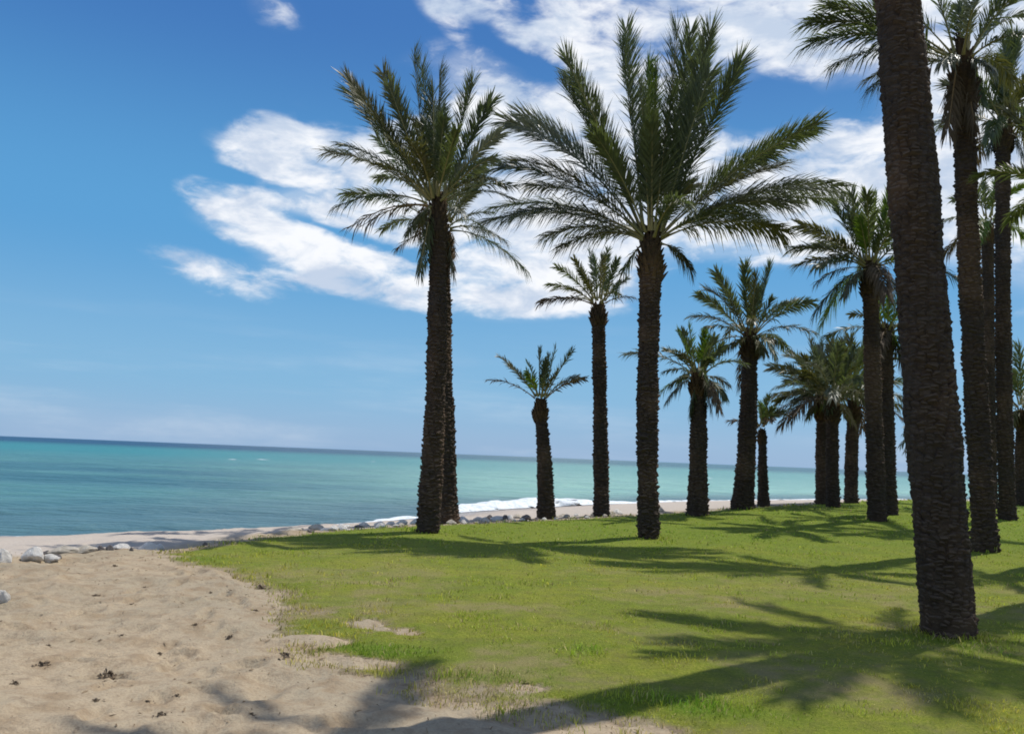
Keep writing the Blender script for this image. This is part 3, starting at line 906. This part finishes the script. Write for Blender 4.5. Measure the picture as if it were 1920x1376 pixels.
    hd = MB(); nn = 9
    hh = np.linspace(0, 1, nn)
    hr = rt * head_r * np.interp(hh, [0, 0.25, 0.6, 1.0], [0.92, 1.0, 0.72, 0.22])
    z0 = np.linspace(-0.25, head, nn)
    rv_ = np.stack([np.cos(a), np.sin(a), 0 * a], -1)[None] * hr[:, None, None] + np.stack([0 * z0, 0 * z0, z0], -1)[:, None, :]
    idx = np.arange(nn * nr_).reshape(nn, nr_)
    fq = np.stack([idx[:-1], np.roll(idx[:-1], -1, 1), np.roll(idx[1:], -1, 1), idx[1:]], -1).reshape(-1, 4)
    hd.add(rv_.reshape(-1, 3), fq); hd.add(rv_[-1], [tuple(range(nr_))])
    for i in range(70):
        th = i * 2.39996; h = (i / 70.0)
        zz = -0.32 + h * (head + 0.2); r = np.interp((zz + 0.25) / (head + 0.25), hh, hr)
        ln = (0.16 + 0.16 * rng.uniform()) * min(1, rt / .24); w0 = 0.055 * min(1, rt / .24)
        out_ = np.array([math.cos(th), math.sin(th), 0]); sd_ = np.array([-math.sin(th), math.cos(th), 0])
        b0 = out_ * (r - 0.02) + np.array([0, 0, zz])
        tipv = b0 + out_ * ln * (0.55 - 0.3 * h) + np.array([0, 0, ln * (0.75 + 0.4 * h)])
        vv = np.array([b0 - sd_ * w0 - [0, 0, .05], b0 + sd_ * w0 - [0, 0, .05], b0 + sd_ * w0 * 0.7 + [0, 0, .08] - out_ * .03, b0 - sd_ * w0 * 0.7 + [0, 0, .08] - out_ * .03,
                       tipv - sd_ * w0 * .35, tipv + sd_ * w0 * .35, tipv + sd_ * w0 * .25 - out_ * .02, tipv - sd_ * w0 * .25 - out_ * .02])
        hd.add(vv, np.array([(0, 1, 5, 4), (1, 2, 6, 5), (2, 3, 7, 6), (3, 0, 4, 7), (4, 5, 6, 7)]))
    crown = link('crown', hd.mesh('crown', False), M_BOOT, root, tp - q)
    base_c = np.array(cl_) * 0.5 + np.array([0, 0, 0.12])

    def add_frond(tip, arch, code, dro, vang, sparse=0.0, tw=None, c0=None):
        C2 = np.array(tip, float)
        dv = C2 - base_c
        Ln = np.linalg.norm(dv)
        C2 = base_c + dv * (1 - min(0.2, 0.5 * lleaf / Ln)); dv = C2 - base_c; Ln = np.linalg.norm(dv)
        hz = dv * np.array([1, 1, 0]); hn = np.linalg.norm(hz) + 1e-6
        C0 = base_c + hz / hn * min(rt * 0.9, hn * 0.3) + np.array([0, 0, np.clip(dv[2] / Ln, -0.6, 0.8) * 0.18])
        C1 = C0 + (C2 - C0) * 0.5 + np.array([0, 0, arch * Ln]) - hz / hn * 0.10 * arch * Ln
        ml, mr = LEAFM[code]
        ls = lleaf * np.clip(Ln / 2.6, 0.55, 1.15)
        me = frond_mesh('frond', C0, C1, C2, rng, max(24, int(1.9 * nl * np.clip(Ln / 2.6, 0.6, 1.2))), ls * 1.62, lwid * 0.95, ml, mr,
                        (rng.choice([-1, 1]) * rng.normal(0.95, 0.3) if dv[2] / Ln > 0.45 else rng.normal(0, 0.5)) if tw is None else tw, vang, dro, 0.14 + 0.06 * rng.uniform(), sparse)
        link('frond', me, None, crown)

    for fr in fronds:
        tx, ty, ddp, arch = fr[:4]
        code = fr[4] if len(fr) > 4 else mix[int(rng.integers(len(mix)))]
        sp = fr[5] if len(fr) > 5 else 0.0
        w = at_depth(tx, ty, D + ddp) - tp
        upness = (w.z - base_c[2]) / (w.length + 1e-6)
        dro = float(np.interp(upness, [-0.5, 0.1, 0.6, 0.95], [0.85, 0.62, 0.20, 0.07]))
        va = float(np.interp(upness, [-0.5, 0.2, 0.9], [0.25, 0.45, 0.55]))
        add_frond(w, arch, code, dro, va, sp)
    ng, Rm, ybias = gen
    for i in range(ng):
        f_ = (i + 0.5) / ng
        el_ = rad(max_el + (min_el - max_el) * f_ ** 0.9) + rng.normal(0, 0.06)
        azm = i * 2.39996 + seed
        dx_, dy_ = math.cos(azm), math.sin(azm)
        if ybias:
            dx_ *= (1 - ybias); nn_ = math.hypot(dx_, dy_); dx_, dy_ = dx_ / nn_, dy_ / nn_
        Ln = Rm * rng.uniform(0.85, 1.08)
        bend = np.interp(f_, [0, 1], [0.10, 0.55])
        tipv = base_c + np.array([dx_ * math.cos(el_), dy_ * math.cos(el_), math.sin(el_) - bend * math.cos(el_) * 0.55]) * Ln
        code = mix[int(rng.integers(len(mix)))]
        if f_ > 0.9 and rng.uniform() < 0.6:
            code = 'd'
        upness = math.sin(el_)
        add_frond(tipv, 0.10 + 0.16 * math.cos(el_), code, float(np.interp(upness, [-0.5, 0.1, 0.6, 0.95], [0.85, 0.62, 0.20, 0.07])), 0.42)
    return root


# --- pair beside the sand
palm('tall palm with spiky upright plume, front trunk of the close pair by the sand', (802, 1000), (820, 425), 50, 38, (812, 360),
     [(644, 138, -0.3, .04, 'o'), (652, 165, 0.4, .04, 'g'), (713, 126, 0.2, .02, 'o'), (725, 150, -.5, .02, 'g'), (774, 89, 0, .0, 'g'), (790, 120, .5, .0, 'g'), (825, 118, .3, .0, 'g'), (812, 150, -.6, .0, 'g'),
      (890, 142, -.2, .03, 'g'), (926, 180, .3, .06, 'g'), (946, 240, -.6, .12, 'y'), (605, 279, .2, .16, 'y'), (625, 262, -.8, .16, 'g'), (619, 386, -.4, .22, 'g'), (690, 300, -1.3, .2, 'o'),
      (700, 330, .9, .2, 'g'), (640, 432, .5, .20, 'd', .75), (665, 428, -.6, .20, 'd', .6), (784, 520, -.4, .12, 'g'), (937, 287, -.7, .15, 'g'),
      (975, 346, .4, .2, 'g', .4), (940, 330, -1.2, .2, 'o'), (760, 440, -.9, .12, 'o'), (720, 250, -1.5, .1, 'o'), (860, 230, -1.4, .08, 'g'), (770, 210, -1.6, .05, 'o'), (830, 200, 1.2, .03, 'g')],
     (6, 2.2, 0.75), 3, 200, nl=58, lleaf=0.34, head=0.7, mix='gggoy', max_el=78, min_el=5)
palm('tall palm with drooping grey-green leaves, rear trunk of the close pair by the sand', (837, 978), (827, 470), 52, 40, (830, 400),
     [(994, 508, .2, .22, 'g'), (960, 455, -.5, .22, 'y'), (930, 395, .3, .15, 'y'), (900, 350, -.4, .1, 'y'), (870, 300, .2, .05, 'g'), (855, 530, -.3, .10, 'y', .2), (915, 330, .5, .1, 'y'),
      (640, 360, .5, .2, 'g'), (700, 250, .5, .1, 'g'), (735, 470, .4, .15, 'd', .4)],
     (10, 2.2, 0.6), 5, 0, nl=52, lleaf=0.34, head=0.6, mix='ggyy', max_el=75, min_el=0)
# --- the showpiece
palm('tall palm with the widest crown of long arching leaves, alone on open lawn', (1216, 1010), (1221, 500), 45, 46, (1222, 420),
     [(1054, 95, -.3, .05, 'g'), (1062, 130, .4, .05, 'g'), (1052, 150, .1, .06, 'g'), (1171, 38, .1, .01, 'g'), (1163, 70, -.5, .02, 'g'), (1215, 112, .7, .0, 'l'), (1273, 36, 0, .0, 'g'), (1297, 47, .5, .01, 'g'), (1336, 44, -.3, .02, 'g'),
      (1325, 80, .5, .02, 'g'), (1395, 102, .1, .05, 'g'), (1336, 122, -.8, .04, 'g'), (1385, 125, .8, .05, 'g'), (1546, 222, -.2, .10, 'g'), (1535, 235, .6, .10, 'g'), (1474, 303, -1.0, .16, 'o'), (1455, 280, .7, .14, 'g'),
      (1587, 345, .3, .19, 'y'), (1570, 352, -.5, .2, 'y'), (1500, 375, -.9, .2, 'y'), (1560, 372, .9, .18, 'g'), (1480, 432, .4, .20, 'o'), (1430, 395, -1.2, .17, 'g'), (1309, 512, -.5, .22, 'o'),
      (940, 218, .2, .21, 'y'), (965, 205, .8, .18, 'y'), (945, 292, -.6, .22, 'o'), (925, 305, .2, .2, 'g'), (895, 412, .1, .20, 'y'), (940, 400, -.8, .22, 'y'), (915, 385, .7, .2, 'g'), (1036, 462, -.5, .22, 'o'), (985, 340, -1.2, .2, 'o'),
      (1010, 440, .5, .2, 'y'), (1145, 555, .3, .25, 'g', .5), (1110, 240, -1.4, .1, 'g'), (1200, 150, -1.1, .02, 'g'), (1260, 160, -1.2, .02, 'g'), (1230, 120, 1.0, .0, 'g')],
     (5, 2.5, 0.7), 8, 200, nl=66, lleaf=0.40, head=0.95, head_r=1.05, mix='ggggo', max_el=80, min_el=12)
# --- small one by the surf
palm('short palm with few leaves, standing by the rocks in front of the surf', (1024, 972), (1013, 768), 40, 26, (1013, 752),
     [(908, 708, .2, .16, 'd'), (930, 662, -.3, .10, 'o'), (1010, 645, .1, .02, 'g'), (1045, 642, -.4, .02, 'g'), (1078, 650, .3, .05, 'g'), (1105, 706, .2, .16, 'd'), (1090, 700, -.5, .16, 'y'),
      (1030, 660, .8, .0, 'g'), (985, 690, -.9, .05, 'l'), (950, 680, .6, .08, 'g'), (1050, 690, -.9, .05, 'o')], (3, 1.5, .8), 13, 0, min_el=35, nl=36, lleaf=.30, lwid=.032, head=.3, mix='gol')
palm('slender tall palm with small ragged crown and broken brown collar', (1128, 967), (1122, 590), 34, 29, (1124, 568),
     [(1003, 566, .2, .18, 'd'), (1020, 530, -.4, .16, 'g'), (1036, 494, .3, .12, 'g'), (1072, 478, -.3, .06, 'o'), (1103, 462, .2, .02, 'g'), (1140, 460, -.2, .02, 'g'), (1160, 480, .4, .03, 'g'),
      (1182, 518, .3, .1, 'y'), (1196, 556, -.2, .18, 'd', .3), (1085, 500, -.9, .1, 'o'), (1050, 560, .8, .2, 'y')], (5, 1.9, .7), 21, 0, nl=40, lleaf=.33, lwid=.032, head=.3, head_r=1.1, mix='ggo', max_el=80, min_el=10)
palm('mid-height palm with bushy crown of bright young leaves', (1308, 968), (1310, 722), 44, 32, (1310, 700),
     [(1240, 650, .3, .16, 'g'), (1237, 694, -.3, .2, 'g'), (1250, 722, .3, .2, 'g'), (1243, 756, -.3, .2, 'y'), (1266, 611, .2, .05, 'l'), (1289, 600, -.3, .02, 'l'), (1322, 613, .2, .02, 'l'), (1345, 622, -.2, .05, 'g'), (1362, 640, .3, .1, 'g'),
      (1373, 722, .2, .2, 'y'), (1368, 748, -.3, .22, 'g'), (1290, 785, -.2, .2, 'g'), (1338, 775, -.3, .2, 'y'), (1166, 660, .6, .2, 'g'), (1270, 660, -.8, .12, 'o'), (1335, 668, -.8, .12, 'g')],
     (10, 1.7, .6), 34, 0, nl=36, lleaf=.36, lwid=.036, head=.4, mix='ggl', max_el=70, min_el=-35)
palm('thick-trunked palm with shaggy olive skirt under its crown', (1392, 955), (1406, 655), 44, 32, (1405, 620),
     [(1303, 546, .3, .12, 'g'), (1338, 502, -.3, .06, 'g'), (1396, 488, .2, .0, 'g'), (1447, 488, -.2, .03, 'g'), (1454, 552, -.5, .08, 'g'), (1531, 562, .3, .18, 'g'), (1536, 622, -.2, .24, 'y'), (1461, 640, -.4, .12, 'o'),
      (1286, 590, .3, .2, 'y'), (1312, 612, -.4, .2, 'g'), (1340, 668, -.3, .18, 'o'), (1370, 650, -.7, .1, 'o'), (1440, 665, -.6, .1, 'o'), (1500, 560, .8, .16, 'g'), (1360, 540, -.8, .08, 'g'), (1425, 530, .6, .02, 'g')],
     (10, 2.2, .6), 55, 0, nl=40, lleaf=.38, lwid=.036, head=.6, mix='ggo', max_el=75, min_el=-25)
palm('tiny palm with a thin tapering trunk behind the thick-trunked one', (1432, 949), (1429, 815), 27, 16, (1429, 803),
     [(1359, 787, .2, .14, 'd'), (1390, 778, -.2, .1, 'o'), (1428, 762, .1, .0, 'g'), (1452, 760, -.3, .05, 'g'), (1468, 772, .2, .12, 'y'), (1440, 770, .5, .0, 'l')], (6, 1.2, .5), 62, 0, min_el=20, nl=30, lleaf=.34, lwid=.035, head=.2, mix='gol')
# --- cluster
palm('palm with dark straight trunk under dense crown, outer one of a tight trio', (1541, 946), (1541, 772), 27, 24, (1541, 735),
     [(1443, 742, .2, .18, 'y'), (1461, 700, -.3, .15, 'g'), (1470, 680, .3, .12, 'g'), (1488, 664, .2, .08, 'g'), (1531, 648, .2, .0, 'g'), (1513, 782, -.3, .2, 'g'), (1480, 750, -.3, .2, 'y'), (1500, 700, -1, .1, 'o')],
     (25, 2.3, .3), 71, 0, nl=32, lleaf=.40, lwid=.042, head=.5, mix='ggoo', max_el=75, min_el=-8)
palm('stout palm in the middle of a tight trio under a shared dome of leaves', (1562, 951), (1561, 775), 29, 25, (1560, 730),
     [(1568, 640, .2, .0, 'g'), (1608, 642, -.2, .05, 'g'), (1500, 690, -.5, .1, 'o'), (1520, 720, -.8, .15, 'o')], (27, 2.3, .3), 78, 0, nl=32, lleaf=.40, lwid=.042, head=.5, mix='ggooy', max_el=75, min_el=-8)
palm('palm standing a gap apart from two touching trunks, sharing their leafy dome', (1596, 944), (1600, 775), 29, 25, (1600, 730),
     [(1580, 650, .2, .02, 'g'), (1640, 670, .2, .05, 'g')], (27, 2.5, .3), 83, 0, nl=32, lleaf=.40, lwid=.042, head=.5, mix='ggoo', max_el=75, min_el=-8)
palm('tall palm with lush crown, front trunk of the overlapping pair by the dense trio', (1645, 978), (1632, 535), 38, 34, (1630, 480),
     [(1475, 462, .2, .18, 'y'), (1482, 496, -.4, .2, 'o'), (1518, 596, .3, .26, 'g'), (1490, 415, .4, .12, 'o'), (1592, 350, -.2, .02, 'g'), (1645, 355, .2, .0, 'l'), (1672, 362, -.3, .02, 'g'), (1556, 372, .2, .06, 'g'), (1700, 420, .2, .1, 'g'), (1720, 480, -.3, .16, 'g'),
      (1540, 440, -.9, .14, 'o'), (1575, 560, -.5, .2, 'y'), (1700, 560, -.3, .2, 'y'), (1610, 400, -.9, .04, 'l'), (1660, 420, -.9, .03, 'g'), (1520, 530, .6, .22, 'y')],
     (12, 2.5, .5), 91, 0, nl=44, lleaf=.42, lwid=.036, head=.7, mix='ggl', max_el=78, min_el=-20)
palm('palm with yellow-green crown, rear trunk of the overlapping pair by the dense trio', (1669, 966), (1662, 640), 32, 28, (1664, 620),
     [(1700, 545, .1, .03, 'l'), (1668, 540, -.2, .0, 'l'), (1712, 600, .2, .1, 'g'), (1705, 690, -.2, .2, 'o'), (1715, 745, .2, .2, 'd'), (1630, 560, .3, .04, 'g'), (1690, 640, -.6, .15, 'l')], (12, 1.9, .3), 97, 0, nl=36, lleaf=.38, lwid=.038, head=.5, mix='gllo', max_el=75, min_el=-12)
palm('low palm peeping out behind the massive bare trunk', (1742, 946), (1738, 822), 26, 20, (1738, 806),
     [(1682, 838, .1, .3, 'g'), (1690, 812, -.2, .2, 'g'), (1700, 775, .2, .1, 'y'), (1730, 740, .2, .0, 'g'), (1780, 780, .2, .1, 'g')], (6, 1.6, .5), 103, 0, nl=26, lleaf=.34, lwid=.04, head=.3, mix='gy')
# --- right-hand trunks
palm('massive palm with thick scaly trunk filling the view from grass to sky', (1780, 1195), (1634, -590), 112, 96, None,
     [], (13, 2.1, 0), 111, 300, nl=52, lleaf=.42, lwid=.036, head=.9, max_el=80, min_el=12, flare=1.03, row=.040, stub_out=.62, per=.098, stub_s=.76)
palm('very tall palm with hanging dead leaves just behind the massive trunk', (1848, 1035), (1806, 180), 50, 44, (1800, 70),
     [(1507, 35, .2, .16, 'g'), (1507, 74, -.4, .2, 'g'), (1551, 117, .3, .22, 'g'), (1614, 170, -.2, .22, 'g'), (1540, 5, .3, .15, 'g'), (1600, -60, -.3, .1, 'g'), (1775, 262, -.4, .12, 'd', .2), (1905, -40, -.4, .1, 'g'), (1930, 20, .4, .2, 'y'), (1770, 215, .2, .1, 'd'),
      (1830, 250, -.4, .08, 'd', .3), (1870, 130, -.9, .2, 'y'), (1760, 120, -1, .2, 'y'), (1850, 200, .6, .16, 'g')],
     (9, 2.4, .2), 118, 150, nl=52, lleaf=.42, lwid=.030, head=1.3, head_r=1.3, max_el=82, min_el=0)
palm('tall palm with swollen neck and dense green tuft, slimmer trunk beyond the massive one', (1889, 976), (1881, 265), 34, 30, (1884, 215),
     [(1842, 232, -.3, .2, 'g'), (1850, 190, .3, .15, 'g'), (1862, 110, .2, .05, 'g'), (1905, 60, -.2, .0, 'g'), (1890, 50, .2, .0, 'g'), (1960, 120, .2, .1, 'g'), (1980, 230, .2, .2, 'g'), (1930, 310, -.3, .2, 'y'), (1845, 290, .3, .2, 'y')],
     (16, 2.7, .2), 125, 0, nl=40, lleaf=.44, lwid=.04, head=.8, head_r=1.35, mix='gggo', max_el=84, min_el=-15)
palm('short far palm with olive drooping crown, beyond the slimmer tall trunk', (1916, 949), (1917, 790), 28, 25, (1917, 750),
     [(1890, 690, .2, .05, 'g'), (1910, 640, .2, .0, 'g'), (1870, 760, .2, .2, 'o'), (1885, 800, -.2, .22, 'o')], (20, 2.3, .2), 131, 0, nl=32, lleaf=.42, lwid=.042, head=.5, mix='oogd', max_el=70, min_el=-40)
palm('far palm showing only its green crown between the two tall trunks', (1858, 955), (1852, 440), 28, 25, (1852, 400),
     [(1840, 320, .2, .0, 'g'), (1870, 330, .2, .05, 'l')], (13, 2.2, .2), 137, 0, nl=34, lleaf=.42, lwid=.042, head=.5, mix='ggl', max_el=82, min_el=-30)
palm('palm mostly out of view, its arching leaves reaching in beside the tall tuft', None, None, .25, .23, None, [], (14, 2.3, 0), 140, 0, nl=40, lleaf=.40, lwid=.036,
     world_base=(10.6, 16.0, 0.05), world_top=(10.6, 16.0, 6.9), head=.7, mix='gggo', min_el=15)
palm('palm standing out of view whose leaves shade the grass by the massive trunk', None, None, .27, .25, None, [], (26, 2.9, 0), 144, 0, nl=40, lleaf=.40, lwid=.036,
     world_base=(8.4, 12.2, 0.0), world_top=(8.3, 12.2, 10.6), head=.8, mix='ggoy', min_el=8)

# ------------------------------------------------------------------ rocks


def rock_mesh(seed, sub=3):
    import bmesh
    bm = bmesh.new(); bmesh.ops.create_icosphere(bm, subdivisions=sub, radius=1.0)
    r = np.random.default_rng(seed)
    pl = r.normal(0, 1, (9, 3)); pl /= np.linalg.norm(pl, axis=1)[:, None]; dd_ = r.uniform(0.55, 0.9, 9)
    for v in bm.verts:
        c = np.array(v.co)
        for n_, d_ in zip(pl, dd_):
            k_ = c @ n_
            if k_ > d_:
                c = c - n_ * (k_ - d_) * 0.85
        c = c * (1 + 0.05 * math.sin(7 * c[0] + seed) * math.sin(6 * c[1]) + 0.03 * r.normal())
        if c[2] > -0.2:
            c[:2] *= 1 - 0.42 * (c[2] + 0.2)
        v.co = c
    me = bpy.data.meshes.new('rock'); bm.to_mesh(me); bm.free()
    return me


ROCK_ME = {}
for key, mt in (('w', M_ROCKW), ('t', M_ROCKT), ('g', M_ROCKG)):
    ROCK_ME[key] = []
    for i in range(3):
        me = rock_mesh(40 + i * 7 + ord(key), 3); me.materials.append(mt); ROCK_ME[key].append(me)


def rock(px, py, w, h, code, label, group=None, k_=0, ground_pt=None):
    q = ground_pt if ground_pt is not None else on_lawn(px, py)
    z, _, _, _ = terrain(np.array([q.x]), np.array([q.y]))
    o = bpy.data.objects.new('rock', ROCK_ME[code][k_ % 3]); COL.objects.link(o)
    o.scale = (w * 0.5, w * 0.42, h * 0.6); o.rotation_euler = (random.uniform(-.25, .25), random.uniform(-.25, .25), random.uniform(0, 6.28))
    o.location = (q.x, q.y, float(z[0]) + h * 0.22)
    tag(o, label, 'rock', group)


rock(62, 1050, 0.36, 0.22, 'w', 'largest white boulder lying on the sand at the beach edge', None, 0)
rock(95, 1049, 0.26, 0.13, 'w', 'flat white slab leaning against the largest white boulder', None, 1)
rock(2, 1056, 0.30, 0.20, 'w', 'pale boulder by the small dark stone at the beach edge', None, 2)
rock(19, 1050, 0.06, 0.07, 'g', 'small dark stone standing between two white boulders', None, 0)
rock(2, 1138, 0.16, 0.18, 'w', 'white rock alone in the open sand', None, 1)
rock(88, 1036, 0.14, 0.09, 'g', 'dark flat stone behind the white slab', None, 1)
rock(106, 1046, 0.18, 0.07, 'g', 'dark low stone beside the white slab', None, 2)
rock(125, 1036, 0.55, 0.13, 't', 'long low tan rock beyond the white slab', None, 0)
rock(160, 1036, 0.45, 0.13, 't', 'rounded tan rock next to the long low one', None, 1)
rock(188, 1036, 0.16, 0.11, 'g', 'grey stone between tan and white rocks', None, 2)
rock(204, 1037, 0.13, 0.10, 'g', 'grey-brown stone at the foot of the white rocks', None, 0)
rock(228, 1033, 0.30, 0.13, 'w', 'white rock next to the grey stones', None, 1)
rock(246, 1039, 0.07, 0.06, 'g', 'little black stone in front of the white rocks', None, 1)
rock(278, 1030, 0.42, 0.14, 'w', 'long white rock just before the tip of the lawn', None, 2)
rock(300, 1027, 0.26, 0.12, 'w', 'white rock touching the tip of the lawn', None, 0)
rock(384, 1021, 0.10, 0.07, 'g', 'brown stone in the lawn edge near its tip', None, 0)
# rocks lining the bank between lawn and sea
bank, ub = resample(SEAEDGE[2:9], 0.30)
n_r = 0
for i, (x_, y_) in enumerate(bank):
    for jj in range(2):
        vx = x_ / y_ * F_PX + 960
        dens_r = np.interp(vx, [560, 640, 700, 880, 1010, 1060, 1250], [0.3, 1.0, 1.0, 1.0, 1.0, .7, .3])
        if random.random() > dens_r:
            continue
        dist = 0.15 + 0.75 * jj + random.uniform(-.1, .3)
        xx = x_ - 0.45 * dist + random.uniform(-.2, .2); yy = y_ + 0.9 * dist
        sz = random.uniform(0.16, 0.44) * (1.1 if jj else 0.75)
        r_ = random.random()
        code = 'w' if r_ < .58 else ('t' if r_ < .97 else 'g')
        lab = {'w': 'white limestone rock in the row edging the lawn above the sea', 't': 'tan limestone rock in the row edging the lawn above the sea',
               'g': 'dark stone in the row of rocks edging the lawn above the sea'}[code]
        rock(0, 0, sz, sz * random.uniform(.28, .5), code, lab, {'w': 'white rocks edging the lawn', 't': 'tan rocks edging the lawn', 'g': 'dark stones edging the lawn'}[code], i + jj, Vector((xx, yy, 0)))
for (px, py, w, h, c_, lab) in [(954, 976, .24, .18, 'g', 'upright dark boulder in the bank beside the short palm'), (995, 976, .36, .15, 'g', 'wide dark boulder touching the short palm in the bank'),
                                (925, 973, .22, .16, 'g', 'dark boulder half hidden among the pale bank rocks')]:
    q = on_lawn(px, py); rock(0, 0, w, h, c_, lab, None, 0, Vector((q.x - .1, q.y + .35, 0)))

# ------------------------------------------------------------------ dry plant clumps and litter on the sand


def clump_mesh(seed, n=30):
    r = np.random.default_rng(seed); mb = MB()
    for i in range(n):
        a = r.uniform(0, 6.28); rr_ = abs(r.normal(0, 0.42)); c = np.array([math.cos(a) * rr_, math.sin(a) * rr_, 0.05 + 0.5 * max(0, 1 - rr_) * r.uniform()])
        d_ = r.normal(0, 1, 3); d_[2] = abs(d_[2]) * 0.55; d_ /= np.linalg.norm(d_); s_ = np.cross(d_, r.normal(0, 1, 3)); s_ /= np.linalg.norm(s_)
        ln = r.uniform(0.2, 0.5); w = r.uniform(0.06, 0.14)
        e = c + d_ * ln * 0.5 + [0, 0, 0.05]; f = c + d_ * ln - [0, 0, 0.12 * ln]
        mb.add(np.array([c - s_ * w * .6, c + s_ * w * .6, e + s_ * w, e - s_ * w, f]), [(0, 1, 2, 3), (3, 2, 4)])
    # matted core
    a = np.linspace(0, 6.283, 9)[:-1]
    ring = np.stack([np.cos(a) * .5 * r.uniform(.7, 1.2, 8), np.sin(a) * .5 * r.uniform(.7, 1.2, 8), 0 * a - .05], -1)
    mb.add(np.vstack([ring, ring * [.55, .55, 1] + [0, 0, .30], [[0, 0, .36]]]), [(i, (i + 1) % 8, 8 + (i + 1) % 8, 8 + i) for i in range(8)] + [(8 + i, 8 + (i + 1) % 8, 16) for i in range(8)])
    return mb.mesh('dry_clump')


CL = [clump_mesh(i) for i in range(4)]
for me in CL:
    me.materials.append(M_DEBRIS)
clumps = [(205, 1258, .13, 'large brown clump of dried plant matter on open sand'), (535, 1238, .11, 'dark dry clump by itself next to the bright green turf edge'),
          (82, 1244, .09, 'brown dry clump between the large clump and the white rock'), (490, 1104, .13, 'dry clump caught in the corner of the lawn edge'), (430, 1198, .09, 'small dry clump midway between lawn corner and dark clump'),
          (300, 1350, .07, None), (228, 1195, .05, None), (180, 1122, .11, None), (270, 1105, .08, None), (365, 1182, .06, None), (478, 1150, .09, None), (180, 1320, .06, None), (28, 1287, .07, None), (470, 1348, .06, None),
          (30, 1170, .05, None), (395, 1110, .06, None), (330, 1310, .05, None), (300, 1218, .05, None), (245, 1140, .07, None), (90, 1215, .05, None), (215, 1066, .07, None), (275, 1318, .05, None), (360, 1080, .06, None)]
for i, (px, py, s_, lab) in enumerate(clumps):
    q = on_lawn(px, py); z, _, _, _ = terrain(np.array([q.x]), np.array([q.y]))
    o = bpy.data.objects.new('dry_clump', CL[i % 4]); COL.objects.link(o)
    o.scale = (s_ * 0.8, s_ * 0.8, s_ * 0.6); o.rotation_euler = (0, 0, random.uniform(0, 6.28)); o.location = (q.x, q.y, float(z[0]) - 0.004)
    tag(o, lab or 'small scrap of dried plant matter scattered on the sand', 'dry plant', 'dried plant scraps on the sand' if not lab else None)

mb = MB(); n = 2200
xs = RNG.uniform(-7.5, 3.0, n); ys = RNG.uniform(4.3, 13, n)
dls = poly_sd(xs, ys, LAWN); ok = (dls < 0.1) & (RNG.uniform(0, 1, n) < 0.35 + 0.6 * fbm(xs * .9, ys * .9, 3, 17)); xs, ys = xs[ok], ys[ok]
zs, _, _, _ = terrain(xs, ys)
for x_, y_, z_ in zip(xs, ys, zs):
    a = random.uniform(0, 3.14); ln = .008 + .035 * random.random() ** 3; w = random.uniform(.002, .007)
    dx_, dy_ = math.cos(a) * ln, math.sin(a) * ln; ex, ey = -math.sin(a) * w, math.cos(a) * w
    mb.add(np.array([[x_ - dx_, y_ - dy_, z_ + .004], [x_ + ex, y_ + ey, z_ + .010 + w], [x_ + dx_, y_ + dy_, z_ + .006 + ln * .3], [x_ - ex, y_ - ey, z_ + .005]]), [(0, 3, 1), (3, 2, 1)])
tag(link('litter', mb.mesh('litter'), M_STRAW), 'fine dry straw and leaf litter strewn over the sand', 'litter', kind='stuff')
